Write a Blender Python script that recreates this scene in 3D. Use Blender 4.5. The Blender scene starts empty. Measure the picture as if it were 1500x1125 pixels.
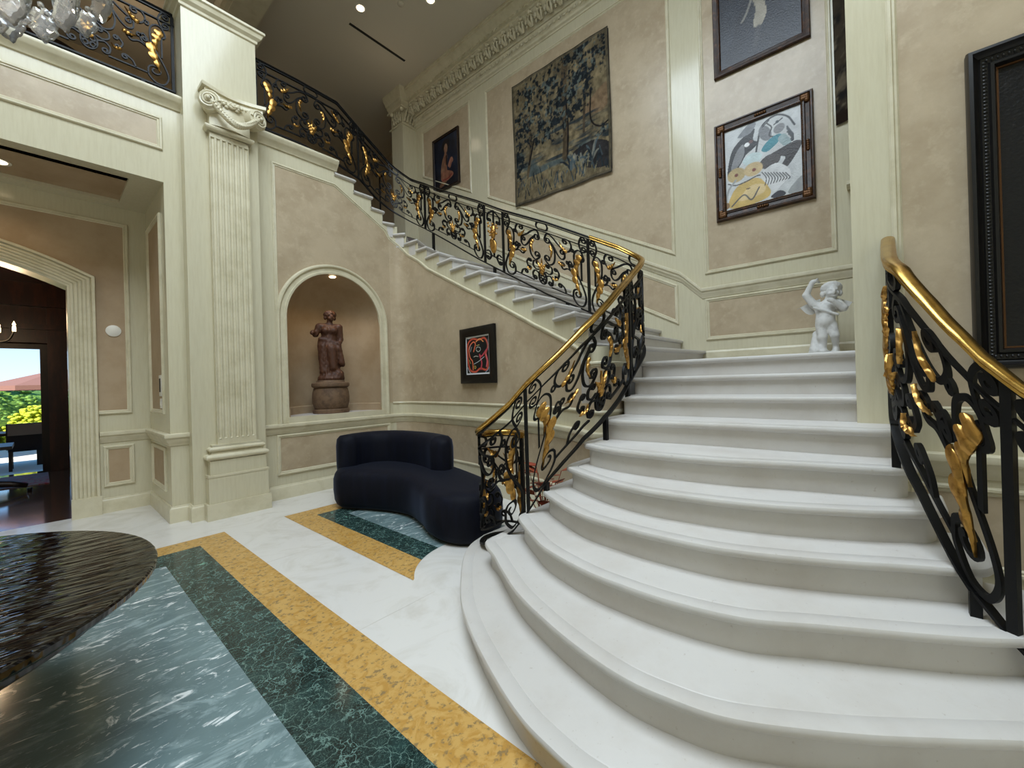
import bpy, bmesh, math, random
import numpy as np
from mathutils import Vector, Matrix
random.seed(7)
PI=math.pi
C=bpy.context.scene.collection
# ------------------------------------------------------------------ helpers
def lin(c):
    c=c/255.0
    return c/12.92 if c<=0.04045 else ((c+0.055)/1.055)**2.4
def col(r,g,b): return (lin(r),lin(g),lin(b),1.0)
MATS={}
def mat(name,base,rough=.5,metal=0.,spec=.5,mix=None,bump=None,vec='obj',sheen=None,trans=0.,emit=None,coat=0.,stretch=None,ior=1.45):
    """principled material; mix=[(kind,scale,detail,lo,hi,colour)...] layers procedural colour over base"""
    m=bpy.data.materials.new(name); m.use_nodes=True; nt=m.node_tree; N=nt.nodes; L=nt.links
    b=N['Principled BSDF']; b.inputs['Base Color'].default_value=base; b.inputs['Roughness'].default_value=rough
    b.inputs['Metallic'].default_value=metal; b.inputs['Specular IOR Level'].default_value=spec; b.inputs['IOR'].default_value=ior
    if trans: b.inputs['Transmission Weight'].default_value=trans
    if coat: b.inputs['Coat Weight'].default_value=coat; b.inputs['Coat Roughness'].default_value=.08
    if sheen: b.inputs['Sheen Weight'].default_value=sheen[0]; b.inputs['Sheen Roughness'].default_value=sheen[1]; b.inputs['Sheen Tint'].default_value=sheen[2]
    if emit: b.inputs['Emission Color'].default_value=emit[0]; b.inputs['Emission Strength'].default_value=emit[1]
    tc=N.new('ShaderNodeTexCoord'); src=tc.outputs['Object']
    if stretch:
        mp=N.new('ShaderNodeMapping'); mp.inputs['Scale'].default_value=stretch[0]; mp.inputs['Rotation'].default_value=stretch[1]
        L.new(src,mp.inputs['Vector']); src=mp.outputs['Vector']
    cur=None
    def tex(kind,scale,detail):
        if kind=='vor':
            t=N.new('ShaderNodeTexVoronoi'); t.feature='DISTANCE_TO_EDGE'; t.inputs['Scale'].default_value=scale
            n2=N.new('ShaderNodeTexNoise'); n2.inputs['Scale'].default_value=scale*.8; n2.inputs['Detail'].default_value=6; L.new(src,n2.inputs['Vector'])
            ad=N.new('ShaderNodeMixRGB'); ad.blend_type='ADD'; ad.inputs['Fac'].default_value=detail; L.new(src,ad.inputs[1]); L.new(n2.outputs['Color'],ad.inputs[2])
            L.new(ad.outputs[0],t.inputs['Vector']); return t.outputs['Distance']
        if kind=='wave':
            t=N.new('ShaderNodeTexWave'); t.inputs['Scale'].default_value=scale; t.inputs['Distortion'].default_value=detail; t.inputs['Detail'].default_value=4; t.inputs['Detail Scale'].default_value=2.
            L.new(src,t.inputs['Vector']); return t.outputs['Fac']
        t=N.new('ShaderNodeTexNoise'); t.inputs['Scale'].default_value=scale; t.inputs['Detail'].default_value=detail; t.inputs['Roughness'].default_value=.65
        if kind=='dist': t.inputs['Distortion'].default_value=2.2
        L.new(src,t.inputs['Vector']); return t.outputs['Fac']
    for (kind,scale,detail,lo,hi,c2) in (mix or []):
        f=tex(kind,scale,detail)
        mr=N.new('ShaderNodeMapRange'); mr.inputs['From Min'].default_value=lo; mr.inputs['From Max'].default_value=hi; L.new(f,mr.inputs['Value'])
        mx=N.new('ShaderNodeMixRGB'); L.new(mr.outputs[0],mx.inputs['Fac'])
        if cur is None: mx.inputs[1].default_value=base
        else: L.new(cur,mx.inputs[1])
        mx.inputs[2].default_value=c2; cur=mx.outputs[0]
    if cur is not None: L.new(cur,b.inputs['Base Color'])
    if bump:
        f=tex(bump[0],bump[1],bump[2]); bn=N.new('ShaderNodeBump'); bn.inputs['Strength'].default_value=bump[3]; bn.inputs['Distance'].default_value=bump[4]
        L.new(f,bn.inputs['Height']); L.new(bn.outputs[0],b.inputs['Normal'])
    MATS[name]=m; return m
def vcmat(name,rough=.6,bump=None,spec=.4):
    m=bpy.data.materials.new(name); m.use_nodes=True; nt=m.node_tree; b=nt.nodes['Principled BSDF']
    a=nt.nodes.new('ShaderNodeVertexColor'); a.layer_name='Col'; nt.links.new(a.outputs['Color'],b.inputs['Base Color'])
    b.inputs['Roughness'].default_value=rough; b.inputs['Specular IOR Level'].default_value=spec
    if bump:
        tc=nt.nodes.new('ShaderNodeTexCoord'); t=nt.nodes.new('ShaderNodeTexNoise'); t.inputs['Scale'].default_value=bump[0]; nt.links.new(tc.outputs['Object'],t.inputs['Vector'])
        bn=nt.nodes.new('ShaderNodeBump'); bn.inputs['Strength'].default_value=bump[1]; bn.inputs['Distance'].default_value=.01
        nt.links.new(t.outputs['Fac'],bn.inputs['Height']); nt.links.new(bn.outputs[0],b.inputs['Normal'])
    MATS[name]=m; return m
def set_props(o,label=None,cat=None,group=None,kind=None):
    if label: o['label']=label
    if cat: o['category']=cat
    if group: o['group']=group
    if kind: o['kind']=kind
    return o
def empty(name,loc=(0,0,0),label=None,cat=None,group=None,kind=None,rz=0,parent=None):
    o=bpy.data.objects.new(name,None); C.objects.link(o); o.location=loc; o.rotation_euler=(0,0,rz); o.empty_display_size=.1
    if parent: o.parent=parent
    return set_props(o,label,cat,group,kind)
def unit(v):
    n=math.sqrt(sum(a*a for a in v)); return tuple(a/n for a in v) if n>1e-12 else (0,0,0)
class MB:
    def __init__(s): s.v=[]; s.f=[]
    def add(s,vs,fs):
        o=len(s.v); s.v+= [tuple(map(float,p)) for p in vs]; s.f+=[tuple(i+o for i in f) for f in fs]; return s
    def box(s,x0,x1,y0,y1,z0,z1):
        return s.add([(x,y,z) for z in (z0,z1) for y in (y0,y1) for x in (x0,x1)],[(0,2,3,1),(4,5,7,6),(0,1,5,4),(2,6,7,3),(0,4,6,2),(1,3,7,5)])
    def grid(s,rows,cu=False,cv=False):
        n=len(rows); m=len(rows[0]); fs=[]
        for i in range(n if cu else n-1):
            for j in range(m if cv else m-1):
                a=i*m+j; b=i*m+(j+1)%m; c=((i+1)%n)*m+(j+1)%m; d=((i+1)%n)*m+j; fs.append((a,b,c,d))
        return s.add([p for r in rows for p in r],fs)
    def poly(s,pts): return s.add(pts,[tuple(range(len(pts)))])
    def prism(s,pts2,z0,z1):
        n=len(pts2)
        return s.add([(x,y,z0) for x,y in pts2]+[(x,y,z1) for x,y in pts2],[tuple(range(n))[::-1],tuple(range(n,2*n))]+[(i,(i+1)%n,n+(i+1)%n,n+i) for i in range(n)])
    def tube(s,path,r,n=8,cap=True):
        P=[Vector(p) for p in path]; rows=[]; rr=r if hasattr(r,'__len__') else [r]*len(P); ref=None
        for i,p in enumerate(P):
            t=(P[min(i+1,len(P)-1)]-P[max(i-1,0)]).normalized()
            if ref is None: ref=Vector((0,0,1)) if abs(t.z)<.9 else Vector((1,0,0))
            a=(ref-t*ref.dot(t)).normalized(); b=t.cross(a); ref=a
            rows.append([tuple(p+(a*math.cos(2*PI*k/n)+b*math.sin(2*PI*k/n))*rr[i]) for k in range(n)])
        s.grid(rows,cv=True)
        if cap: s.poly(rows[0][::-1]); s.poly(rows[-1])
        return s
    def lathe(s,prof,cx,cy,n=24,z0=0):
        rows=[[(cx+r*math.cos(2*PI*k/n),cy+r*math.sin(2*PI*k/n),z0+z) for k in range(n)] for r,z in prof]
        s.grid(rows,cv=True); s.poly(rows[0][::-1]); s.poly(rows[-1]); return s
    def ball(s,c,r,n=8,m=10):
        rx,ry,rz=r if hasattr(r,'__len__') else (r,r,r)
        rows=[[(c[0]+rx*math.sin(PI*i/n)*math.cos(2*PI*j/m),c[1]+ry*math.sin(PI*i/n)*math.sin(2*PI*j/m),c[2]+rz*math.cos(PI*i/n)) for j in range(m)] for i in range(n+1)]
        return s.grid(rows,cv=True)
    def mould(s,path,nrm,prof,closed=False,up=None):
        """sweep profile [(side,out)] along 3-D path lying on a surface with normals nrm"""
        P=[Vector(p) for p in path]; n=len(P); Nn=[Vector(q) for q in nrm] if isinstance(nrm,list) else [Vector(nrm)]*n; rows=[]
        for i in range(n):
            if closed: a=P[(i-1)%n]; b=P[(i+1)%n]
            else: a=P[max(i-1,0)]; b=P[min(i+1,n-1)]
            t1=(P[i]-a).normalized() if (P[i]-a).length>1e-9 else (b-P[i]).normalized()
            t2=(b-P[i]).normalized() if (b-P[i]).length>1e-9 else t1
            s1=Nn[i].cross(t1).normalized(); s2=Nn[i].cross(t2).normalized(); sd=(s1+s2)
            sd=sd/max(.3,(1+s1.dot(s2)))
            if up is not None: sd=Vector(up)
            rows.append([tuple(P[i]+sd*o+Nn[i]*w) for o,w in prof])
        s.grid(rows,cu=closed)
        if not closed: s.poly(rows[0]); s.poly(rows[-1][::-1])
        return s
    def run(s,path,prof,closed=False):
        """plan polyline (x,y) with profile [(out to the left, z)]"""
        P=[Vector((p[0],p[1])) for p in path]; n=len(P); rows=[]
        for i in range(n):
            a=P[(i-1)%n] if (closed or i>0) else None; b=P[(i+1)%n] if (closed or i<n-1) else None
            t1=(P[i]-a).normalized() if a is not None else None; t2=(b-P[i]).normalized() if b is not None else None
            t1=t1 or t2; t2=t2 or t1
            n1=Vector((-t1.y,t1.x)); n2=Vector((-t2.y,t2.x)); m=(n1+n2)/max(.25,1+n1.dot(n2))
            rows.append([(P[i].x+m.x*o,P[i].y+m.y*o,z) for o,z in prof])
        s.grid(rows,cu=closed)
        if not closed: s.poly(rows[0]); s.poly(rows[-1][::-1])
        return s
    def build(s,name,m,parent=None,smooth=False,label=None,cat=None,group=None,kind=None,loc=None,colors=None,autos=None):
        me=bpy.data.meshes.new(name); me.from_pydata(s.v,[],s.f); me.validate(); me.update()
        bm=bmesh.new(); bm.from_mesh(me)
        if colors is None: bmesh.ops.remove_doubles(bm,verts=bm.verts,dist=1e-5)
        bmesh.ops.recalc_face_normals(bm,faces=bm.faces); bm.to_mesh(me); bm.free()
        if colors is not None:
            ca=me.color_attributes.new('Col','FLOAT_COLOR','POINT'); ca.data.foreach_set('color',np.asarray(colors,dtype=np.float32).ravel())
        if smooth: me.polygons.foreach_set('use_smooth',[True]*len(me.polygons))
        if autos:
            me.polygons.foreach_set('use_smooth',[True]*len(me.polygons)); me.set_sharp_from_angle(angle=math.radians(autos))
        me.materials.append(m if not isinstance(m,str) else MATS[m])
        o=bpy.data.objects.new(name,me); C.objects.link(o)
        if parent: o.parent=parent
        if loc: o.location=loc
        return set_props(o,label,cat,group,kind)
def crspline(P,n=8,closed=False):
    P=[np.array(p,float) for p in P]; out=[]; N=len(P)
    for i in range(N if closed else N-1):
        if closed: p0,p1,p2,p3=P[(i-1)%N],P[i],P[(i+1)%N],P[(i+2)%N]
        else: p1,p2=P[i],P[i+1]; p0=P[i-1] if i>0 else 2*p1-p2; p3=P[i+2] if i<N-2 else 2*p2-p1
        for t in np.linspace(0,1,n,endpoint=False): out.append(.5*(2*p1+(p2-p0)*t+(2*p0-5*p1+4*p2-p3)*t*t+(3*p1-p0-3*p2+p3)*t**3))
    if not closed: out.append(P[-1])
    return [tuple(q) for q in out]
# surface nets for sculpted forms
def snet(f,lo,hi,h):
    ax=[np.arange(a,b+h,h) for a,b in zip(lo,hi)]; X,Y,Z=np.meshgrid(*ax,indexing='ij'); V=f(X,Y,Z); ins=V<0
    nx,ny,nz=[len(a)-1 for a in ax]
    cs=[(i,j,k) for i in (0,1) for j in (0,1) for k in (0,1)]
    def cor(A,c): return A[c[0]:c[0]+nx,c[1]:c[1]+ny,c[2]:c[2]+nz]
    cnt=sum(cor(ins,c).astype(int) for c in cs); M=(cnt>0)&(cnt<8); I=np.argwhere(M); idx=-np.ones(M.shape,int); idx[M]=np.arange(len(I))
    acc=np.zeros((len(I),3)); num=np.zeros(len(I))
    for a in cs:
        for d in range(3):
            if a[d]==0:
                b=list(a); b[d]=1; b=tuple(b); va=cor(V,a)[M]; vb=cor(V,b)[M]; cr=(va<0)!=(vb<0)
                t=np.where(cr,va/np.where(np.abs(va-vb)<1e-12,1,va-vb),0); q=np.tile(np.array(a,float),(len(I),1)); q[:,d]+=t
                acc[cr]+=q[cr]; num[cr]+=1
    P=(I+acc/num[:,None])*h+np.array(lo); F=[]
    for d in range(3):
        sl=[slice(None)]*3; s2=[slice(None)]*3; sl[d]=slice(0,-1); s2[d]=slice(1,None)
        A=ins[tuple(sl)]; B=ins[tuple(s2)]; E=np.argwhere(A!=B); u,w=[(1,2),(2,0),(0,1)][d]
        for e in E:
            if e[u]<1 or e[w]<1 or e[u]>=M.shape[u] or e[w]>=M.shape[w]: continue
            q=[]
            for du,dw in ((-1,-1),(0,-1),(0,0),(-1,0)):
                g=e.copy(); g[u]+=du; g[w]+=dw; q.append(int(idx[tuple(g)]))
            if min(q)<0: continue
            F.append(tuple(q) if A[tuple(e)] else tuple(q[::-1]))
    m=MB(); m.v=[tuple(p) for p in P]; m.f=F; return m
def smin(a,b,k): 
    h=np.clip(.5+.5*(b-a)/k,0,1); return b*(1-h)+a*h-k*h*(1-h)
def cone(X,Y,Z,a,b,ra,rb,sy=1.):
    d=np.array(b)-np.array(a); px,py,pz=X-a[0],Y-a[1],Z-a[2]; t=np.clip((px*d[0]+py*d[1]+pz*d[2])/max(1e-9,d@d),0,1)
    return np.sqrt((px-t*d[0])**2+((py-t*d[1])/sy)**2+(pz-t*d[2])**2)-(ra+(rb-ra)*t)
def elli(X,Y,Z,c,r):
    q=np.sqrt(((X-c[0])/r[0])**2+((Y-c[1])/r[1])**2+((Z-c[2])/r[2])**2); return (q-1)*min(r)
def vnoise(x,y,seed=0):
    xi=np.floor(x).astype(int); yi=np.floor(y).astype(int); xf=x-xi; yf=y-yi
    def h(a,b): 
        n=(a*374761393+b*668265263+seed*1442695041)&0x7fffffff; n=((n^(n>>13))*1274126177)&0x7fffffff; return ((n^(n>>16))&0xffff)/65535.
    u=xf*xf*(3-2*xf); v=yf*yf*(3-2*yf)
    return (h(xi,yi)*(1-u)+h(xi+1,yi)*u)*(1-v)+(h(xi,yi+1)*(1-u)+h(xi+1,yi+1)*u)*v
def fbm(x,y,seed=0,o=4): return sum(vnoise(x*2**i,y*2**i,seed+i)*.5**(i+1) for i in range(o))/(1-.5**o)
# ------------------------------------------------------------------ materials
IV=col(203,196,170)
mat('ivory',IV,.15,mix=[('noise',3.,6,.42,.66,col(197,189,162))],stretch=((14,14,1.2),(0,0,0)))
mat('ivory_trim',col(208,200,174),.32,mix=[('noise',5.,6,.45,.7,col(192,183,154))])
mat('plaster',col(185,168,142),.29,mix=[('noise',2.2,9,.40,.66,col(168,150,124)),('noise',9.,6,.52,.75,col(192,176,150))],bump=('noise',7,6,.10,.01))
mat('plaster_warm',col(174,152,124),.5,mix=[('noise',2.2,9,.40,.66,col(160,136,106))],bump=('noise',7,6,.08,.01))
mat('ceiling_paint',col(205,196,178),.7)
mat('limestone',col(203,199,194),.38,mix=[('noise',2.2,8,.45,.7,col(194,188,181)),('noise',40.,3,.66,.74,col(186,178,170))],bump=('noise',60,3,.03,.003))
mat('white_marble_floor',col(220,217,212),.16,mix=[('dist',1.6,9,.48,.72,col(204,199,190)),('noise',24.,4,.68,.8,col(206,198,184))])
mat('yellow_marble',col(200,160,92),.22,mix=[('dist',9.,9,.46,.6,col(184,140,70)),('noise',26.,6,.54,.62,col(142,118,80)),('noise',14.,6,.62,.75,col(216,186,124))])
mat('dark_green_marble',col(22,36,35),.14,mix=[('noise',5.,6,.4,.65,col(44,68,66)),('vor',9.,.35,.034,.0,col(112,142,134)),('vor',21.,.3,.032,.0,col(92,124,116)),('dist',2.2,6,.66,.72,col(124,170,150))])
mat('grey_green_marble',col(116,138,140),.13,mix=[('dist',.9,7,.35,.65,col(96,116,120)),('dist',2.8,12,.52,.64,col(142,162,164)),('dist',4.6,13,.575,.64,col(226,232,232)),('noise',26.,8,.60,.70,col(170,186,188))],stretch=((.75,1.8,1),(0,0,.75)))
mat('wrought_iron',col(10,10,11),.45,spec=.3,bump=('noise',60,3,.15,.003))
mat('gilding',col(190,146,80),.36,metal=1.,mix=[('noise',26.,4,.5,.7,col(140,100,52))],bump=('noise',30,3,.2,.004))
mat('brass',col(196,158,84),.26,metal=1.,mix=[('noise',18.,4,.5,.75,col(160,118,54))])
mat('navy_velvet',col(9,11,22),.7,spec=.2,sheen=(.32,.3,col(120,135,170)),mix=[('noise',2.6,4,.45,.7,col(14,17,32))],stretch=((7,7,.7),(0,0,0)))
mat('lacquered_wood',col(10,7,6),.07,spec=.5,mix=[('noise',3.,6,.5,.7,col(24,14,10))],bump=('noise',3.0,2,.38,.05),stretch=((1.3,6,1),(0,0,.5)))
mat('dark_wood',col(30,18,12),.4,mix=[('noise',5.,6,.45,.65,col(52,31,20))],stretch=((1,1,.25),(0,0,0)))
mat('black_frame',col(14,12,11),.35,bump=('noise',40,3,.1,.003))
mat('brown_frame',col(46,28,18),.38,mix=[('noise',14.,5,.5,.65,col(84,52,30))],bump=('noise',40,4,.35,.006))
mat('gilt_bead',col(92,62,36),.4,metal=.6)
mat('terracotta',col(80,48,31),.6,mix=[('noise',9.,6,.42,.66,col(70,42,28)),('noise',22.,5,.6,.75,col(140,96,66))],bump=('noise',30,4,.3,.006))
mat('stone_pedestal',col(112,88,66),.7,mix=[('noise',10.,6,.42,.66,col(84,64,48))],bump=('noise',24,5,.4,.008))
mat('statue_marble',col(214,213,210),.5,mix=[('noise',12.,5,.5,.7,col(186,184,180))],bump=('noise',40,3,.1,.004))
mat('crystal',col(252,252,252),.02,trans=.78,ior=1.6)
mat('glass',col(250,252,252),.0,trans=1.,ior=1.02)
mat('bulb',col(255,230,190),.4,emit=(col(255,214,150),14.))
mat('downlight',col(255,240,220),.4,emit=(col(255,226,180),9.))
mat('white_plastic',col(228,224,214),.4)
mat('slot_black',col(20,18,16),.6)
mat('wood_floor',col(74,52,42),.10,coat=1.,mix=[('noise',3.,7,.45,.7,col(84,56,40))],stretch=((1,6,1),(0,0,0)))
mat('mahogany',col(52,26,18),.35,mix=[('noise',4.,6,.45,.65,col(76,38,24))],stretch=((2,2,.4),(0,0,0)))
mat('rug_wool',col(128,112,112),.9,mix=[('dist',3.,6,.52,.6,col(150,44,56)),('noise',8.,4,.58,.66,col(90,76,84))])
mat('terrace_stone',col(216,208,196),.7)
mat('foliage',col(62,98,34),.7,mix=[('noise',9.,5,.42,.62,col(110,142,44))],bump=('noise',20,4,.6,.05))
mat('foliage_yellow',col(128,150,30),.7,mix=[('noise',12.,5,.42,.62,col(196,196,40))],bump=('noise',20,4,.6,.05))
mat('parasol_canvas',col(112,78,68),.8)
mat('dark_fabric',col(40,38,40),.8)
mat('pale_fabric',col(140,134,128),.8)
mat('red_leaf',col(142,60,40),.5,mix=[('noise',14.,4,.5,.65,col(196,120,70))])
vcmat('oil_paint',.35,(60,.25)); vcmat('print_paper',.4); vcmat('woven_wool',.95,(180,.8),.1)
# ------------------------------------------------------------------ setting
XB=6.1; YN=6.17; XR=3.56; ZF=5.055; ZL=1.722; ZC=8.45; S1=.1722; S2=.1754
PM=[(0,0),(0,.014),(.01,.024),(.024,.024),(.03,.012),(.042,.015),(.05,.006),(.055,0)]       # panel moulding
def panel(poly,mapf,parent,plaster='plaster',mould_m='ivory_trim',prof=PM,field=True):
    n=len(poly); area=sum(poly[i][0]*poly[(i+1)%n][1]-poly[(i+1)%n][0]*poly[i][1] for i in range(n))
    P=[Vector(mapf(a,b,0)) for a,b in poly]; nn=(Vector(mapf(*poly[0],1))-P[0])
    t=(P[1]-P[0]); cen=sum(P,Vector())/n; sg=1 if nn.cross(t).dot(cen-P[0])>0 else -1
    MB().mould(P,nn,[(o*sg,w) for o,w in prof],closed=True).build('panel_moulding',mould_m,parent,autos=35)
    if field: MB().poly([mapf(a,b,.003) for a,b in poly]).build('plaster_field',plaster,parent)
def mY(y0): return lambda a,b,o:(a,y0-o,b)
def mXb(x0): return lambda a,b,o:(x0-o,a,b)
def strips(mb,xs,lo,hi,pos):
    n=len(xs)
    for i in range(n-1):
        a,b=xs[i],xs[i+1]; e=1e-6
        z0,z1,z2,z3=lo(a+e),lo(b-e),hi(b-e),hi(a+e)
        if z3-z0<1e-4 and z2-z1<1e-4: continue
        (ax,ay),(bx,by)=pos(a),pos(b); mb.add([(ax,ay,z0),(bx,by,z1),(bx,by,z2),(ax,ay,z3)],[(0,1,2,3)])
    return mb
st=dict(kind='structure')
# floor with its inlaid marbles
fl=MB().box(-6,XB+.3,-4.2,7.5,-.12,0).build('floor','white_marble_floor',**st)
def ring(mb,a,b,z):   # a,b = rects (x0,x1,y0,y1)
    A=[(a[0],a[2]),(a[1],a[2]),(a[1],a[3]),(a[0],a[3])]; B=[(b[0],b[2]),(b[1],b[2]),(b[1],b[3]),(b[0],b[3])]
    for i in range(4):
        j=(i+1)%4; mb.add([(*A[i],z),(*A[j],z),(*B[j],z),(*B[i],z)],[(0,1,2,3)])
    return mb
R0=(-2.9,1.292,-3.0,5.30); R1=(-2.63,1.022,-2.73,5.03); R2=(-2.31,.706,-2.41,4.71)
ring(MB(),R0,R1,.002).build('marble_inlay','yellow_marble',fl); ring(MB(),R1,R2,.002).build('marble_inlay','dark_green_marble',fl)
MB().poly([(R2[0],R2[2],.002),(R2[1],R2[2],.002),(R2[1],R2[3],.002),(R2[0],R2[3],.002)]).build('marble_inlay','grey_green_marble',fl)
def arcy(x): return 2.35+math.sqrt(max(.0,.72**2-(x-2.53)**2)) if abs(x-2.53)<.72 else 2.6
def strip_in(x0,x1,yt0,yt1,m):
    xs=np.linspace(x0,x1,14); lowp=[(x,max(arcy(x),2.72 if x<1.97 else 0),.002) for x in xs]
    MB().poly(lowp+[(x1,yt1,.002),(x0,yt0,.002)]).build('marble_inlay',m,fl)
strip_in(1.90,2.17,5.31,5.04,'yellow_marble'); strip_in(2.17,2.43,5.04,4.78,'dark_green_marble'); strip_in(2.43,3.24,4.78,4.78,'grey_green_marble')
MB().poly([(1.90,5.31,.002),(3.8,5.31,.002),(3.8,5.04,.002),(2.17,5.04,.002)]).build('marble_inlay','yellow_marble',fl)
MB().poly([(2.17,5.04,.002),(3.8,5.04,.002),(3.8,4.78,.002),(2.43,4.78,.002)]).build('marble_inlay','dark_green_marble',fl)
jn=MB()
for y in (5.62,4.05,2.45,.85,-.9): jn.box(1.292,1.9,y-.0015,y+.0015,0,.0008)
for x in (-1.5,.1,2.9,3.5): jn.box(x-.0015,x+.0015,5.32,6.14,0,.0008)
jn.build('floor_joint',mat('joint_grey',col(196,190,182),.5),fl)
# niche wall -------------------------------------------------------------
NX,NR,NSP,NZ=3.04,.735,2.545,1.128
def arch(r): return lambda x:NSP+math.sqrt(max(0,r*r-(x-NX)**2))
def trim_z(x): return 4.71-max(0,x-3.07)*.554
INNER=[(3.11,6.13),(3.42,6.13),(3.72,6.13),(3.93,6.135),(4.085,6.085),(4.18,5.93),(4.20,5.63),(4.205,5.40),(4.175,5.06),(4.14,4.715),(4.105,4.375),(4.05,4.01),(3.985,3.645),(3.95,3.31),(3.895,2.975),(3.76,2.585),(3.55,2.19),(3.37,1.95)]   # nosing ends k=19..2
WP=[(4.0,6.17),(4.13,6.12),(4.215,5.98),(4.24,5.75),(4.24,5.40),(4.215,5.06),(4.18,4.715),(4.145,4.375),(4.09,4.01),(4.03,3.645),(3.985,3.31),(3.93,2.975),(3.80,2.585),(3.60,2.19),(3.44,1.97),(3.40,1.88),(3.44,1.815),(3.56,1.79),(3.75,1.79),(4.05,1.85)]
WS=crspline(WP,6); WL=np.concatenate([[0],np.cumsum([math.dist(WS[i],WS[i+1]) for i in range(len(WS)-1)])])
def wpos(s): return (float(np.interp(s,WL,[p[0] for p in WS])),float(np.interp(s,WL,[p[1] for p in WS])))
def wnorm(s):
    a=wpos(max(0,s-.03)); b=wpos(min(WL[-1],s+.03)); t=unit((b[0]-a[0],b[1]-a[1],0)); return (t[1],-t[0],0)
def wofy(y): return float(np.interp(-y,[-p[1] for p in WS],WL))
# stepped top of the stringer, in a common parameter q (x along the niche wall, then 4.0+s along the curved wall)
kq=[]
for i,(x,y) in enumerate(INNER):
    k=19-i; q=x if x<3.95 and y>6.08 else 4.0+wofy(y); kq.append((q,k))
kq=[(1.0,19)]+kq
def step_top(q):
    z=0
    for i,(qq,k) in enumerate(kq):
        if q>=qq-.034: z=ZL+k*S2-.045
    # below nosing of step k, going down the flight the tread spans from its riser (next higher nosing) to its own nosing
    for i in range(len(kq)-1):
        if kq[i][0]-.034<=q<kq[i+1][0]-.034: return ZL+kq[i+1][1]*S2-.045
    return ZL+S2-.045
def nose_line(q): return float(np.interp(q,[a for a,k in kq[1:]],[ZL+k*S2 for a,k in kq[1:]]))
wn=empty('wall_niche',**st)
xs=sorted(set([1.95,2.0]+list(np.linspace(NX-NR,NX+NR,49))+[a-.034 for a,k in kq if 1.95<a<4.0]+[3.9,3.95,4.0]))
lo=lambda x: arch(NR)(x) if abs(x-NX)<NR else 0.
w=MB(); strips(w,xs,lo,lambda x:min(5.0,step_top(x)),lambda x:(x,YN)); w.add([(NX-NR,YN,0),(NX+NR,YN,0),(NX+NR,YN,NZ),(NX-NR,YN,NZ)],[(0,1,2,3)])
w.build('wall_surface','ivory',wn)
ro=NR+.145
xs=sorted(set([2.16]+list(np.linspace(NX-ro,NX+ro,45))+[3.07,4.0]))
w=MB(); strips(w,[x for x in xs if 2.16<=x<=4.0],lambda x: arch(ro-.01)(x) if abs(x-NX)<ro-.01 else 1.24,trim_z,lambda x:(x,YN-.004)); w.build('plaster_field','plaster',wn)
# arched niche recess
ni=MB(); rows=[]; na=22
def npos(a,z,sc=1.): return (NX-NR*sc*math.cos(a),YN+.70*sc*math.sin(a),z)
for z in (NZ,1.6,2.1,NSP): rows.append([npos(PI*i/na,z) for i in range(na+1)])
for j in range(1,13): rows.append([npos(PI*i/na,NSP+NR*math.sin(PI/2*j/12),math.cos(PI/2*j/12)+1e-4) for i in range(na+1)])
ni.grid(rows).build('niche_recess','plaster_warm',wn,smooth=True)
MB().poly([npos(PI*i/na,NZ) for i in range(na+1)]).build('niche_floor','limestone',wn)
MB().box(NX-NR-.02,NX+NR+.02,YN-.045,YN+.02,1.047,NZ+.003).build('niche_sill','ivory_trim',wn)
MB().run([(npos(PI*i/na,0)[0],npos(PI*i/na,0)[1]) for i in range(na+1)][::-1],[(.002,NZ),(.025,NZ),(.025,NZ+.11),(.012,NZ+.125),(.002,NZ+.125)]).build('niche_skirting','plaster_warm',wn,autos=35)
ap=[(NX-NR,YN,1.05)]+[(NX-NR*math.cos(PI*i/40),YN,NSP+NR*math.sin(PI*i/40)) for i in range(41)]+[(NX+NR,YN,1.05)]
AP=[(0,-.05),(0,.03),(.012,.034),(.03,.034),(.036,.024),(.085,.024),(.09,.036),(.105,.05),(.125,.05),(.14,.03),(.145,0)]
t0=Vector((0,-1,0)).cross(Vector((0,0,1))); sg=1 if t0.x<0 else -1
MB().mould(ap,(0,-1,0),[(o*sg,w_) for o,w_ in AP]).build('arch_moulding','ivory_trim',wn,autos=35)
nl=empty('niche_downlight',(NX,YN+.10,3.255),'small round downlight at the top of the statue niche','light'); MB().lathe([(.001,.0),(.035,.0),(.05,.01),(.05,.02),(.001,.02)],0,0,16).build('lamp_lens','downlight',nl)
# curved wall under the stairs
wu=empty('wall_understair',**st)
ss=sorted(set(list(np.linspace(0,WL[-1],220))+[a-4.0-.034 for a,k in kq if a>4.0]))
ss=[s for s in ss if s>=0]
w=MB(); strips(w,ss,lambda s:0.,lambda s:step_top(4.0+s),wpos); w.build('wall_surface','ivory',wu,autos=30)
def woff(s,o): p=wpos(s); n=wnorm(s); return (p[0]+n[0]*o,p[1]+n[1]*o)
def wtrim(s): return min(nose_line(4.0+s)-.36, 4.2)
w=MB(); strips(w,list(np.linspace(0.0,WL[-1]-.02,220)),lambda s:1.24,lambda s:max(1.24,wtrim(s)),lambda s:woff(s,.004)); w.build('plaster_field','plaster',wu,autos=30)
w=MB(); strips(w,list(np.linspace(0.05,WL[-1]-.02,220)),lambda s:.36,lambda s:.90,lambda s:woff(s,.004)); w.build('plaster_field','plaster',wu,autos=30)
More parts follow.
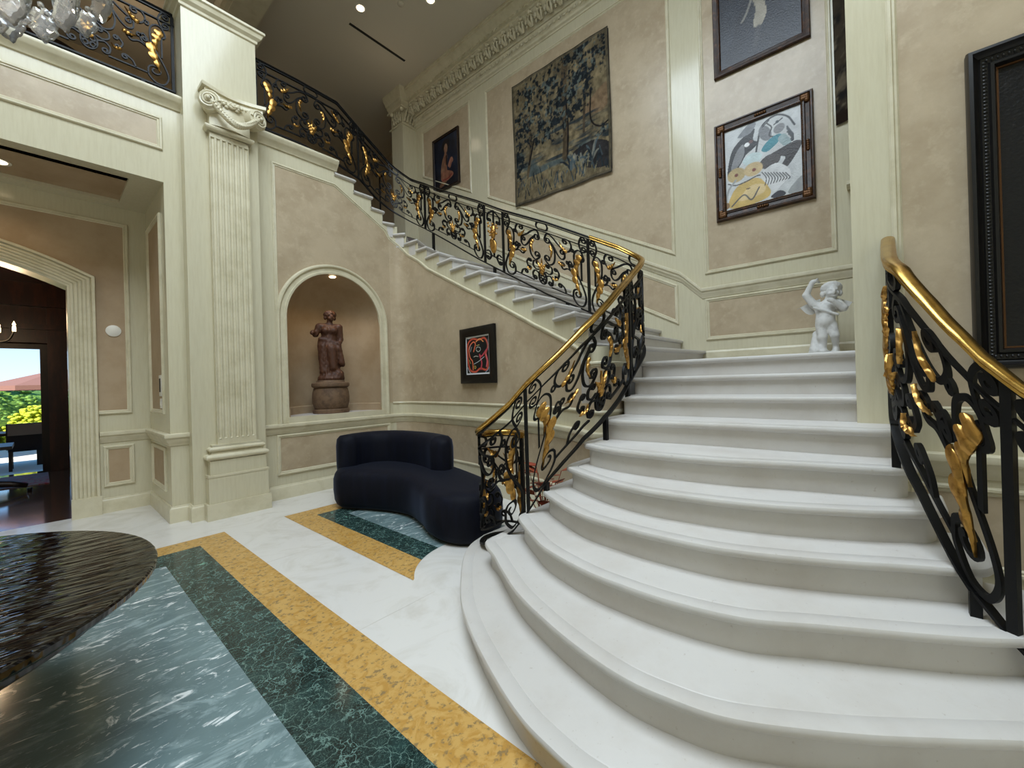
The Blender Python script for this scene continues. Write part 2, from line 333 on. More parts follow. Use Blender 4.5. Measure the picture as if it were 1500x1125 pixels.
# sloping trim: up the left edge of the niche panel, across, down along the strings
tp=[(2.16,YN,1.24),(2.16,YN,4.71),(3.07,YN,4.71)]; tn=[(0,-1,0)]*3
for x in np.linspace(3.3,3.95,4): tp.append((x,YN,trim_z(x))); tn.append((0,-1,0))
for s in np.linspace(.03,WL[-1]-.02,130): p=wpos(s); tp.append((p[0],p[1],wtrim(s))); tn.append(wnorm(s))
MB().mould(tp,tn,[(-o,w_) for o,w_ in PM]).build('string_moulding','ivory_trim',wn,autos=40)
# lower band of both walls
RAIL=[(0,.90),(.012,.905),(.018,.93),(.04,.955),(.044,.985),(.062,1.0),(.066,1.018),(.062,1.04),(.05,1.047),(0,1.047)]
BASE=[(0,0),(.03,0),(.03,.155),(.024,.168),(.014,.176),(.012,.186),(0,.19)]
wp_rev=[woff(s,0) for s in np.linspace(WL[-1],0,140)]+[(1.95,YN)]
MB().run(wp_rev,RAIL).build('trim_1','ivory_trim',autos=35,**st)
MB().run(wp_rev,BASE).build('baseboard_niche','ivory_trim',autos=35,**st)
MB().run([woff(s,0) for s in np.linspace(WL[-1],0.0,140)],[(0,1.215),(.014,1.22),(.018,1.235),(.01,1.25),(0,1.255)]).build('trim_2','ivory_trim',autos=35,**st)
MB().run([woff(s,0) for s in np.linspace(WL[-1],0.0,140)],[(0,.33),(.014,.335),(.018,.35),(.01,.365),(0,.37)]).build('trim_3','ivory_trim',autos=35,**st)
panel([(2.14,.33),(3.93,.33),(3.93,.895),(2.14,.895)],mY(YN),wn)
# ledge of the upper landing
LED=[(0,4.90),(.02,4.905),(.03,4.93),(.07,4.97),(.085,4.985),(.09,5.0),(.10,5.012),(.105,5.03),(.10,5.05),(.09,5.055),(-.5,5.055)]
MB().run([(3.10,YN),(1.95,YN)],LED).build('trim_4','ivory_trim',autos=35,**st)
MB().run([(1.17,YN),(-5.9,YN)],LED).build('trim_5','ivory_trim',autos=35,**st)
# portico ------------------------------------------------------------------
po=empty('wall_portico',**st); ZS=4.04; YP=7.45
MB().box(-5.9,1.17,YN,YN+.35,ZS,5.0).build('lintel','ivory',po)
MB().box(1.0,1.17,YN,YN+.3,0,ZS).build('jamb','ivory',po); MB().box(-5.9,-3.4,YN,YN+.3,0,ZS).build('jamb','ivory',po)
panel([(-3.4,4.374),(1.0,4.374),(1.0,4.76),(-3.4,4.76)],mY(YN),po)
MB().box(1.0,1.12,YN+.3,YP+.3,0,ZS).build('return_wall','ivory',po); MB().box(-3.52,-3.4,YN+.3,YP,0,ZS).build('return_wall','ivory',po)
mret=lambda a,b,o:(1.0-o,a,b)
panel([(6.42,1.27),(7.28,1.27),(7.28,3.72),(6.42,3.72)],mret,po,'plaster_warm'); panel([(6.42,.33),(7.28,.33),(7.28,.86),(6.42,.86)],mret,po,'plaster_warm')
DX,DW,DR=-1.2,1.45,3.2; DSP=2.885
def darc(x,r=DR,w=DW): return DSP-math.sqrt(DR**2-DW**2)+math.sqrt(max(.01,r*r-(x-DX)**2))
xs=[-3.4]+list(np.linspace(DX-DW,DX+DW,41))+[1.0]
w=MB(); strips(w,xs,lambda x: darc(x) if abs(x-DX)<DW else 0.,lambda x:ZS,lambda x:(x,YP)); w.build('wall_surface','ivory',po)
# plaster panel beside and above the arch
ow=DW+.25
xs=sorted(set([-3.2]+list(np.linspace(DX-ow,DX+ow,41))+[.82]))
w=MB(); strips(w,xs,lambda x: darc(x,DR+.25)-.02 if abs(x-DX)<ow else 1.27,lambda x:3.80,lambda x:(x,YP-.004)); w.build('plaster_field','plaster_warm',po)
MB().mould([(.46,YP,1.27),(.82,YP,1.27),(.82,YP,3.80),(-3.2,YP,3.80)],(0,-1,0),[(o*(1 if Vector((0,-1,0)).cross(Vector((1,0,0))).z>0 else -1),w_) for o,w_ in PM]).build('panel_moulding','ivory_trim',po,autos=35)
panel([(.53,.33),(.83,.33),(.83,.86),(.53,.86)],mY(YP),po,'plaster_warm')
# reeded casing of the arch
cp=[(DX+DW,YP,.0),(DX+DW,YP,DSP)]+[(x,YP,darc(x)) for x in np.linspace(DX+DW-.04,DX-DW+.04,40)]+[(DX-DW,YP,DSP),(DX-DW,YP,0.)]
REED=[(0,-.3),(0,.03)]
for i in range(5):
    a=.02+i*.036; REED+=[(a,.036),(a+.006,.046),(a+.02,.05),(a+.03,.046),(a+.034,.036)]
REED+=[(.205,.03),(.215,.06),(.24,.06),(.25,.03),(.25,0)]
sgc=1 if Vector((0,-1,0)).cross(Vector((0,0,1))).x>0 else -1
MB().mould(cp,(0,-1,0),[(o*sgc,w_) for o,w_ in REED]).build('door_casing','ivory_trim',po,autos=25)
MB().box(DX+DW-.01,DX+DW+.255,YP-.075,YP,0,.24).build('casing_plinth','ivory_trim',po)
PRP=[(1.17,YN),(1.0,YN),(1.0,YP),(.50,YP)]
MB().run(PRP,[(o,z) for o,z in RAIL]).build('trim_6','ivory_trim',autos=35,**st)
MB().run(PRP,BASE).build('baseboard_portico','ivory_trim',autos=35,**st)
# soffit
MB().box(-3.5,1.1,YN+.03,YP+.3,ZS,ZS+.05).build('ceiling_portico','plaster_warm',**st)
so=MB()
for bx in ((-3.4,1.0,YN+.0,YN+.17),(-3.4,1.0,YP-.22,YP),(.72,1.0,YN+.17,YP-.22)): so.box(*bx,ZS-.035,ZS-.0)
so.build('trim_7','ivory',**st)
MB().box(-2.6,.52,YN+.20,YN+.215,ZS-.004,ZS+.001).build('trim_8','slot_black',**st)
# pier with fluted pilaster -------------------------------------------------
pr=empty('trim_9',**st)
MB().box(1.17,1.95,6.0,6.55,0,6.14).build('pier','ivory',pr)
CAPP=[(0,6.10),(.02,6.11),(.025,6.14),(.06,6.17),(.07,6.2),(.075,6.215),(.095,6.225),(.095,6.255),(.0,6.265)]
MB().run([(1.95,6.0),(1.17,6.0),(1.17,6.55),(1.95,6.55)][::-1],[(-o,z) for o,z in CAPP],closed=True).build('pier_cap','ivory_trim',pr,autos=30); MB().box(1.12,2.0,5.95,6.6,6.24,6.263).build('pier_cap_top','ivory_trim',pr)
MB().box(1.29,1.925,5.86,6.0,.19,.52).build('pedestal','ivory',pr); MB().box(1.265,1.95,5.84,6.0,.0,.192).build('pedestal_base','ivory_trim',pr)
MB().box(1.285,1.935,5.855,6.0,.505,.53).build('pedestal_base','ivory_trim',pr); MB().box(1.31,1.91,5.875,6.0,.53,.70).build('pedestal_die','ivory',pr)
bs=MB()
def torus_band(mb,x0,x1,y,z0,z1,out):
    prof=[(0,z0)]+[(out*math.sin(PI*i/8)**.6 if 0<i<8 else 0,z0+(z1-z0)*i/8) for i in range(1,8)]+[(0,z1)]
    mb.run([(x1,6.0),(x1,y),(x0,y),(x0,6.0)],[(o,z) for o,z in prof])
torus_band(bs,1.31,1.90,5.89,.70,.775,.04); torus_band(bs,1.335,1.875,5.905,.80,.86,.03); bs.box(1.31,1.90,5.89,6.0,.70,.78); bs.box(1.33,1.88,5.9,6.0,.775,.80); bs.box(1.345,1.865,5.915,6.0,.80,.885)
bs.build('pilaster_base','ivory_trim',pr,autos=35)
sh=[(1.82,6.0),(1.82,5.93)]; nf=7; x0,x1=1.405,1.82; wdt=(x1-x0)/nf
for i in range(nf):
    xr=x1-wdt*i-.009; xl=x1-wdt*(i+1)+.009; r=(xr-xl)/2; cx=(xr+xl)/2
    sh+=[(cx+r*math.cos(PI*j/8),5.93+r*.85*math.sin(PI*j/8)) for j in range(9)]
sh+=[(x0,5.93),(x0,6.0)]
MB().prism(sh,.95,4.63).build('fluted_shaft','ivory_trim',pr,autos=35)
MB().box(x0,x1,5.93,6.0,.885,.95).box(x0,x1,5.93,6.0,4.63,4.70).build('shaft_end','ivory_trim',pr)
fb=MB()
for i in range(nf):
    cx=x1-wdt*(i+.5); fb.ball((cx,5.945,.95),(.018,.02,.016),6,8)
fb.build('flute_stop','ivory_trim',pr,smooth=True)
ct=MB()
ct.run([(1.84,6.0),(1.84,5.91),(1.385,5.91),(1.385,6.0)],[(0,4.69),(.012,4.695),(.03,4.72),(.034,4.735),(.03,4.75),(0,4.76)]); ct.box(1.385,1.84,5.91,6.0,4.69,4.76)
ct.build('astragal','ivory_trim',pr,autos=40)
MB().prism([(1.40,6.0),(1.83,6.0),(1.83,5.90)]+[(1.83-.43*i/8,5.90-.05*math.sin(PI*i/8)) for i in range(1,8)]+[(1.40,5.90)],4.76,5.1).build('capital_bell','ivory_trim',pr,autos=40)
# abacus concave
ab=[];
for i in range(17):
    t=i/16; ab.append((1.315+.68*t,5.80+.085*math.sin(PI*t)))
fr=[(1.315,6.0)]+ab+[(1.995,6.0)]
ab2=[(1.345,6.0)]+[(1.345+.62*t/16,5.835+.075*math.sin(PI*t/16)) for t in range(17)]+[(1.965,6.0)]
MB().prism(fr,5.165,5.205).prism(ab2,5.11,5.17).build('abacus','ivory_trim',pr,autos=35)
vo=MB()
for cx,sx in ((1.40,-1),(1.90,1)):
    ctr=Vector((cx,5.85,5.01)); ax=Vector((sx*.45,-.9,0)).normalized(); e1=ax.cross(Vector((0,0,1))).normalized()*(-sx); e2=Vector((0,0,1))
    for q in range(1):
        pth=[]
        for i in range(46):
            a=i*.42; r=.105*(1-i/52); pth.append(tuple(ctr+e1*(-r*math.cos(a))*1+e2*(r*math.sin(a))+ax*(.035+.03*i/46)))
        vo.tube(pth,[.017*(1-.4*i/46) for i in range(46)],6)
    dsk=[[tuple(ctr+e1*math.cos(2*PI*k/20)*r+e2*math.sin(2*PI*k/20)*r+ax*d) for k in range(20)] for r,d in ((.112,-.13),(.118,.02),(.10,.035),(.02,.04))]
    vo.grid(dsk,cv=True); vo.poly(dsk[-1])
    vo.ball(tuple(ctr+ax*.075),(.024,.024,.024))
vo.build('volute','ivory_trim',pr,autos=50)
gp=[(1.40+.5*t/24,5.80-.055*math.sin(PI*t/24),5.0-.21*math.sin(PI*t/24)) for t in range(25)]
gm=MB().tube(gp,[.028+.012*math.sin(PI*t/24) for t in range(25)],8)
for t in range(2,46):
    q=t/48*24; i=int(q); p=[gp[i][j]+(gp[i+1][j]-gp[i][j])*(q-i) for j in range(3)]
    for a in (0,2.1,4.2): gm.ball((p[0],p[1]-.032*math.cos(a+t),p[2]+.032*math.sin(a+t)),.013,5,6)
gm.build('festoon','ivory_trim',pr,smooth=True)
fm=MB()
for i in range(26):
    a=random.random()*6.28; r=random.random()**.6; fm.ball((1.65+.12*r*math.cos(a),5.845-.03*(1-r),5.05+.045*r*math.sin(a)),(.026,.02,.018),5,7)
for sx in (-1,1):
    for j in range(5): fm.ball((1.65+sx*(.13+.012*j),5.85,5.07-.012*j),(.018,.016,.012),5,6)
fm.build('capital_flower','ivory_trim',pr,smooth=True)
MB().run([(1.95,YN),(1.95,6.0),(1.17,6.0),(1.17,YN)],BASE).build('baseboard_pier','ivory_trim',autos=35,**st)
# back wall -----------------------------------------------------------------
wb=empty('wall_back',**st)
MB().box(XB,XB+.2,-1.6,8.55,0,ZC).build('wall_surface','ivory',wb)
mb_=mXb(XB); SL=.5417
def up_z(y): return 3.304+SL*(y-2.0)
panel([(.18,2.96),(1.625,2.96),(1.625,7.45),(.18,7.45)],mb_,wb)
panel([(2.02,up_z(2.02)),(5.755,up_z(5.755)),(5.755,7.53),(2.02,7.53)],mb_,wb)
panel([(6.21,up_z(6.21)),(7.86,up_z(7.86)),(7.86,7.56),(6.21,7.56)],mb_,wb)
panel([(.2,2.04),(1.635,2.04),(1.635,2.62),(.2,2.62)],mb_,wb)
panel([(2.0,2.30),(5.755,2.30+SL*3.755),(5.755,2.88+SL*3.755),(2.0,2.88)],mb_,wb)
RV=[(0,-.147,),(.012,-.142),(.018,-.117),(.04,-.092),(.044,-.062),(.062,-.047),(.066,-.029),(.062,-.007),(.05,0),(0,0)]
pth=[(XB,-.05,2.772),(XB,1.668,2.772),(XB,1.95,3.058),(XB,8.0,3.058+SL*6.05)]
MB().mould(pth,(-1,0,0),[(z,o) for o,z in RV],up=(0,0,1)).build('chair_rail','ivory_trim',wb,autos=35)
MB().box(XB-.025,XB,-1.4,1.64,ZL,ZL+.15).run([(XB,-1.4),(XB,1.64)],[(0,ZL+.15),(.022,ZL+.15),(.012,ZL+.17),(0,ZL+.175)]).build('baseboard_back','ivory_trim',**st)
CORN=[(0,7.72),(.015,7.725),(.02,7.75),(.05,7.765),(.055,7.80),(.085,7.83),(.09,7.865),(.10,7.87),(.105,7.905),(.085,7.91),(.085,7.925),(.11,7.93),(.13,7.98),(.15,8.05),(.19,8.12),(.235,8.17),(.24,8.19),(.26,8.2),(.262,8.235),(.30,8.245),(.305,8.275),(.33,8.285),(.36,8.32),(.40,8.345),(.43,8.36),(.435,8.40),(.45,8.405),(.45,ZC)]
CP=[(XB,-1.5),(XB,8.1)]
co=MB().run(CP,CORN).build('trim_10','ivory_trim',autos=32,**st)
orn=MB(); y=-1.3
while y<8.0:   # acanthus frieze: one curled leaf unit every 0.21 m
    b0=(XB-.13,y,7.96)
    for sgn in (-1,1):
        pth=[(XB-.165-.013*i-.035*math.sin(i*.5),y+sgn*(.012+.028*math.sin(i*.42)),7.955+.021*i) for i in range(9)]
        orn.tube(pth,[.02+.007*math.sin(i*.8) for i in range(9)],5)
    for i in range(6): orn.ball((XB-.215-.009*i,y+(-1)**i*.04,7.99+.028*i),(.03,.03,.022),4,6)
    orn.ball((XB-.27,y,8.14),(.034,.04,.034),5,7); orn.ball((XB-.22,y+.105,8.06),(.032,.034,.06),5,6); orn.ball((XB-.185,y+.105,7.985),(.026,.026,.032),4,6)
    y+=.21
y=-1.3
while y<8.0:   # lower leaf band and upper dentil beads
    orn.ball((XB-.095,y,7.84),(.022,.034,.028),4,6); orn.ball((XB-.10,y+.052,7.845),(.014,.012,.024),4,5)
    orn.box(XB-.318,XB-.298,y,y+.05,8.245,8.275); y+=.105
orn.build('cornice_ornament','ivory_trim',co,kind='stuff',autos=50)
# anta at the far end of the back wall
an=empty('trim_11',**st)
MB().box(5.72,XB,8.1,8.55,ZF,ZC).box(5.66,XB,8.04,8.6,8.26,ZC).build('pilaster_shaft','ivory',an)
MB().run([(XB,8.1),(5.72,8.1),(5.72,8.6)],[(0,8.10),(.02,8.11),(.06,8.18),(.08,8.2),(.085,8.235),(.12,8.25),(.14,8.30),(.19,8.36),(.2,ZC)]).build('entablature','ivory_trim',an,autos=35)
cm=MB(); cm.run([(XB,8.1),(5.72,8.1),(5.72,8.6)],[(0,7.70),(.03,7.71),(.03,7.735),(0,7.745)])
cm.run([(XB,8.1),(5.72,8.1),(5.72,8.6)],[(0,8.06),(.08,8.07),(.09,8.1),(0,8.11)])
for j,zz in ((0,7.80),(1,7.92)):
    for i in range(4):
        f=(i+.5*(j+1))/4.5
        for (px,py) in ((5.72+.36*f,8.075),(5.695,8.1+.4*f)):
            for q in range(5): cm.ball((px,py-.012*q if py<8.09 else py,zz+.03*q),(.035-.004*q,.03,.022),4,6)
for (px,py) in ((5.70,8.08),(6.0,8.06),(5.68,8.45)): cm.ball((px-.03,py-.03,8.02),(.05,.05,.05),6,8)
cm.build('corinthian_capital','ivory_trim',an,autos=50)
# right wall (its end stands on the seventh tread) -----------------------------
wr=empty('wall_right',**st)
MB().box(XR,XR+.22,-4.2,.03,0,ZC).build('wall_surface','ivory',wr)
mr_=mXb(XR)
panel([(-4.0,1.27),(-.165,1.27),(-.165,6.5),(-4.0,6.5)],mr_,wr)
panel([(-4.0,.36),(-.18,.36),(-.18,.86),(-4.0,.86)],mr_,wr)
MB().run([(XR,-4.2),(XR,-.165)],RAIL).build('trim_12','ivory_trim',autos=35,**st)
MB().run([(XR,-4.2),(XR,-.6)],BASE).build('baseboard_right','ivory_trim',autos=35,**st)
# ceiling with roof light over the hall, hidden sides of the hall
HX0,HX1,HY0,HY1=-2.0,2.6,-1.2,3.9
ce=MB(); 
for b in ((HX1,7.3,-4.2,12.2),(-6.2,HX0,-4.2,12.2),(HX0,HX1,-4.2,HY0),(HX0,HX1,HY1,12.2)): ce.box(*b,ZC,ZC+.15)
ce.box(HX0-.2,HX1+.2,HY0-.2,HY1+.2,ZC+.25,ZC+.4); ce.build('ceiling','ceiling_paint',**st)  # first box: unseen opaque lid added above the roof light to keep the sun out
MB().box(-6.2,-6,-4.2,12.2,0,ZC).build('wall_front','ivory',**st); MB().box(-6,7.3,-4.4,-4.2,0,ZC).build('wall_near','ivory',**st)
MB().box(-6,7.3,11.6,11.8,ZF,ZC).build('wall_landing','plaster',**st); MB().box(7.0,7.2,-1.6,11.6,ZF-.2,ZC).build('wall_passage','plaster',**st)
MB().box(XB,7.2,8.55,8.75,ZF-.2,ZC).build('wall_side','plaster',**st)
MB().box(XR+.22,XB+.2,-1.8,-1.6,0,ZC).build('wall_end','ivory',**st)
MB().box(-6,3.05,YN+.36,11.6,4.2,ZF-.003).box(3.05,7.0,8.12,11.6,4.2,ZF-.003).build('floor_landing','wood_floor',**st)
MB().box(2.3,2.75,6.6,11.6,ZC-.22,ZC).run([(2.3,6.6),(2.3,11.6)],[(0,ZC-.2),(.05,ZC-.18),(.08,ZC-.08),(.14,ZC-.03),(.14,ZC)]).build('trim_13','ivory_trim',**st)
dw=empty('door_2',**st)   # arched timber doorway on the upper landing
MB().box(-.6,1.0,11.5,11.6,ZF,7.4).build('door_panel','mahogany',dw); MB().prism([(.2+.8*math.cos(PI*i/16),.8*math.sin(PI*i/16)) for i in range(17)],0,.1).build('door_arch','mahogany',dw)
o=dw.children[-1]; o.rotation_euler=(PI/2,0,0); o.location=(0,11.6,7.4)
MB().mould([(-.65,11.5,ZF),(-.65,11.5,7.4)]+[(.2-.85*math.cos(PI*i/16),11.5,7.4+.85*math.sin(PI*i/16)) for i in range(17)]+[(1.05,11.5,ZF)],(0,-1,0),[(-.06,0),(-.06,.06),(.06,.06),(.06,0)]).build('door_frame','dark_wood',dw)
panel([(1.5,6.1),(3.8,6.1),(3.8,8.1),(1.5,8.1)],mY(11.6),bpy.data.objects['wall_landing'])
panel([(8.9,6.3),(11.2,6.3),(11.2,8.0),(8.9,8.0)],mXb(7.0),bpy.data.objects['wall_passage'],field=False,mould_m='dark_wood')
# ------------------------------------------------------------------ staircase
stc=empty('staircase',(3.0,.76,0),'pale limestone staircase with broad curved lower steps and upper flight turning left along the walls','staircase')
SP=stc.location.copy()
NOSE=[(-.09,0),(-.085,-.003),(-.08,0),(-.016,0),(-.006,-.003),(0,-.013),(0,-.027),(-.006,-.038),(-.018,-.044),(-.038,-.046),(-.044,-.052)]
def off_path(path,o):
    P=[Vector(p) for p in path]; n=len(P); out=[]
    for i in range(n):
        t1=(P[i]-P[i-1]).normalized() if i else None; t2=(P[i+1]-P[i]).normalized() if i<n-1 else None
        t1=t1 or t2; t2=t2 or t1; n1=Vector((-t1.y,t1.x)); n2=Vector((-t2.y,t2.x)); m=(n1+n2)/max(.35,1+n1.dot(n2)); out.append((P[i].x+m.x*o,P[i].y+m.y*o))
    return out
def step(path,z,zlow,back=(),side=None):
    rows=[list(r_) for r_ in zip(*[[(x,y,z+dz) for x,y in off_path(path,o)] for o,dz in NOSE])]
    t=MB(); t.grid(rows)
    if back=='x':
        xb=max(path[0][0],path[-1][0]); t.grid([[p for p in rows[i]][:1]+[(max(xb,rows[i][0][0]),rows[i][0][1],z)] for i in range(len(rows))])
    else: t.poly([r_[0] for r_ in rows]+[(x,y,z) for x,y in back])
    r=MB(); f=off_path(path,-.044) if side is None else off_path(side,-.034); r.grid([[(x,y,z-.05) for x,y in f],[(x,y,zlow) for x,y in f]])
    ro=r.build('step','limestone',stc,autos=40); ro.matrix_parent_inverse=Matrix.Translation(-SP)
    to=t.build('tread','limestone',ro,autos=40)
LOW=dict(
J=[(2.95,2.62),(2.6,2.63),(2.36,2.56),(2.14,2.40),(1.87,2.13),(1.69,1.92),(1.52,1.65),(1.36,1.33),(1.27,1.11),(1.23,.94),(1.21,.76),(1.24,.5),(1.34,.22),(1.52,-.08),(1.76,-.45),(2.05,-.85),(2.35,-1.1),(2.6,-1.16),(2.95,-1.16)],
I=[(2.95,2.22),(2.4,2.22),(2.22,2.21),(2.14,2.14),(2.05,1.98),(1.91,1.77),(1.75,1.5),(1.6,1.12),(1.52,.8),(1.52,.58),(1.57,.36),(1.745,.05),(1.925,-.205),(2.04,-.36),(2.17,-.54),(2.28,-.67),(2.40,-.73),(2.95,-.74)],
H=[(2.95,2.04),(2.5,2.04),(2.4,2.03),(2.32,1.96),(2.13,1.69),(2.02,1.5),(1.92,1.19),(1.89,.98),(1.885,.7),(1.94,.4),(2.07,.156),(2.225,-.135),(2.325,-.31),(2.40,-.42),(2.48,-.52),(2.58,-.57),(2.95,-.58)],
G=[(3.1,1.94),(2.7,1.94),(2.58,1.92),(2.5,1.84),(2.32,1.54),(2.24,1.34),(2.2,1.1),(2.185,.88),(2.21,.54),(2.34,.17),(2.50,-.15),(2.56,-.28),(2.62,-.38),(2.71,-.43),(3.1,-.44)],
F=[(3.2,1.84),(2.86,1.84),(2.75,1.81),(2.68,1.73),(2.5,1.37),(2.43,1.1),(2.42,.9),(2.48,.46),(2.64,.05),(2.77,-.18),(2.82,-.26),(2.92,-.31),(3.2,-.32)],
E=[(3.4,1.76),(3.0,1.76),(2.89,1.73),(2.82,1.65),(2.73,1.38),(2.71,1.07),(2.74,.66),(2.84,.3),(2.93,-.08),(2.98,-.18),(3.06,-.22),(3.4,-.22)],
D=[(3.8,1.74),(3.35,1.74),(3.2,1.72),(3.13,1.63),(3.12,1.4),(3.16,1.0),(3.18,.4),(3.20,.0),(3.235,-.13),(3.33,-.215),(3.46,-.24),(3.62,-.243)])
for i,kx in enumerate('JIHGFED'):
    p=LOW[kx]; a,b=p[0],p[-1]; q=crspline(p[1:-1],7); step([b]+q[::-1]+[a],(i+1)*S1,0.0,'x')
for k,xx,yl in ((8,3.575,1.79),(9,3.965,1.85),(10,4.355,1.93)):
    yr=.0 if k==8 else -1.59
    q=[(xx,yr)]+crspline([(xx,yl-.16),(xx+.025,yl-.05),(xx+.09,yl)],6)+[(xx+.5,yl)]
    step(q,k*S1,0.0,back=[(6.1,yl),(6.1,yr)] if k==10 else [(xx+.55,yr)])
OUT={1:(6.1,1.64),2:(6.1,1.95),3:(6.1,2.26),4:(6.1,2.57),5:(6.1,2.88),6:(6.1,3.19),7:(6.1,3.5),8:(6.1,3.81),9:(6.1,4.12),10:(6.1,4.5),11:(6.1,5.1),12:(6.1,5.8),13:(6.1,6.7),14:(6.1,8.0),15:(5.2,8.1),16:(4.35,8.1),17:(3.65,8.1),18:(3.2,8.1),19:(2.85,8.1)}
UIN={19-i:p for i,p in enumerate(INNER)}; UIN[1]=(4.24,1.845)
for k in range(1,19):
    a,b,c,d=OUT[k],UIN[k],UIN[k+1],OUT[k+1]; dl=math.dist(b,c); e=((c[0]-b[0])/dl,(c[1]-b[1])/dl)
    inner=[(b[0]+(c[0]-b[0])*t,b[1]+(c[1]-b[1])*t) for t in (.5,1.0)]; c2=(c[0]+e[0]*.05,c[1]+e[1]*.05)
    ux,uy=(a[0]-b[0])/math.dist(a,b),(a[1]-b[1])/math.dist(a,b)
    path=[a,(b[0]+ux*.03,b[1]+uy*.03),(b[0]+ux*.008+e[0]*.008,b[1]+uy*.008+e[1]*.008),(b[0]+e[0]*.03,b[1]+e[1]*.03),c2]
    bk=[(d[0]+e[0]*.05,d[1]+e[1]*.05)]+([(6.1,8.1)] if k==14 else [])
    z=ZL+k*S2; sp_=[a,(b[0]+ux*.015,b[1]+uy*.015),(c2[0]+ux*.015,c2[1]+uy*.015)] if k>1 else None; step(path,z,z-S2-(.40 if k==1 else .06),bk,sp_)
# ------------------------------------------------------------------ wrought iron
def spiral(p,t,sgn,r,turns=1.2,n=24,fall=.68):
    nx,ny=-t[1]*sgn,t[0]*sgn; cx,cy=p[0]+nx*r,p[1]+ny*r; a0=math.atan2(p[1]-cy,p[0]-cx); out=[]
    for i in range(1,n+1):
        f=i/n; a=a0+sgn*2*PI*turns*f; rr=r*(1-fall*f); out.append((cx+rr*math.cos(a),cy+rr*math.sin(a)))
    return out
def scroll(pts,s0=None,s1=None):
    q=crspline(pts,7)
    if s1: t=unit((q[-1][0]-q[-2][0],q[-1][1]-q[-2][1])); e=spiral(q[-1],t,*s1)
    if s0: t=unit((q[0][0]-q[1][0],q[0][1]-q[1][1])); q=spiral(q[0],t,*s0)[::-1]+q
    if s1: q=q+e
    return q
def ellipse(cx,cy,rx,ry,n=24): return [(cx+rx*math.cos(2*PI*i/n),cy+ry*math.sin(2*PI*i/n)) for i in range(n+1)]
def mir(q,L=1.3): return [(L-x,y) for x,y in q]
HALF=[scroll([(.040,.872),(.075,.875),(.108,.79),(.075,.70),(.040,.703)],(1,.034),(-1,.034)),
 scroll([(.05,.625),(.08,.69),(.13,.70),(.175,.645),(.18,.55),(.165,.46),(.115,.36),(.05,.23),(.028,.13),(.065,.04),(.135,.03),(.195,.09),(.20,.16)],(1,.042),(1,.060)),
 scroll([(.205,.495),(.235,.53),(.26,.485),(.23,.42),(.15,.385)],(1,.024),None),
 scroll([(.30,.785),(.245,.775),(.215,.715),(.25,.645),(.31,.635),(.40,.68),(.50,.755),(.575,.765),(.605,.71)],(-1,.036),(-1,.046)),
 scroll([(.31,.60),(.315,.545),(.355,.515),(.41,.55),(.47,.635),(.53,.69)],(-1,.036),None),
 scroll([(.53,.685),(.475,.62),(.455,.53),(.475,.43),(.54,.385),(.595,.42)],None,(1,.046)),
 scroll([(.56,.372),(.51,.355),(.505,.295),(.55,.262),(.60,.275)],(-1,.022),None),
 scroll([(.50,.15),(.497,.20),(.535,.243),(.588,.225)],(1,.032),None),
 scroll([(.20,.40),(.27,.425),(.33,.40),(.365,.435)],None,(1,.03)),
 scroll([(.30,.108),(.325,.17),(.37,.20)],None,(-1,.028)),scroll([(.42,.25),(.40,.31),(.43,.36)],(1,.022),(-1,.024)),
 [(.20,.108),(.51,.108)],[(.082,.34),(.082,.66)],ellipse(.203,.675,.016,.02,12),ellipse(.272,.50,.016,.018,12),ellipse(.623,.222,.020,.024,14),ellipse(.623,.158,.020,.024,14)]
MIDC=[ellipse(.65,.19,.060,.084),[(.57,.815),(.59,.80),(.71,.80),(.73,.815),(.74,.842),(.73,.87),(.71,.884),(.59,.884),(.57,.87),(.56,.842),(.57,.815)]]
LEAFH=[([(.085,.645),(.118,.56),(.135,.48),(.115,.39)],.085),([(.175,.46),(.155,.34),(.12,.24),(.10,.15)],.085),([(.645,.27),(.618,.33),(.58,.385)],.055),([(.515,.64),(.488,.56),(.515,.47)],.045),([(.27,.62),(.33,.66),(.38,.73)],.05),([(.40,.47),(.345,.45),(.29,.46)],.045),([(.41,.24),(.46,.22),(.49,.26)],.035)]
class Rail:
    def __init__(s,ctrl,n=14,inward=1):
        Q=crspline([(c[0],c[1]) for c in ctrl],n); s.P=Q; s.L=np.concatenate([[0],np.cumsum([math.dist(Q[i],Q[i+1]) for i in range(len(Q)-1)])])
        cs=[s.L[i*n] for i in range(len(ctrl))]; s.cs=cs; s.zb=[c[2] for c in ctrl]; s.zh=[c[3] for c in ctrl]; s.px=[p[0] for p in Q]; s.py=[p[1] for p in Q]
    def near(s,x,y): return float(s.L[int(np.argmin([(p[0]-x)**2+(p[1]-y)**2 for p in s.P]))])
    def at(s,d): return float(np.interp(d,s.L,s.px)),float(np.interp(d,s.L,s.py))
    def nrm(s,d):
        a=s.at(max(0,d-.02)); b=s.at(min(s.L[-1],d+.02)); t=unit((b[0]-a[0],b[1]-a[1],0)); return -t[1],t[0]
    def z(s,d,v): 
        zb=float(np.interp(d,s.cs,s.zb)); zh=float(np.interp(d,s.cs,s.zh)); return zb+(zh-zb)*v
    def p(s,d,v,w=0.):
        x,y=s.at(d); nx,ny=s.nrm(d); return (x+nx*w,y+ny*w,s.z(d,v))
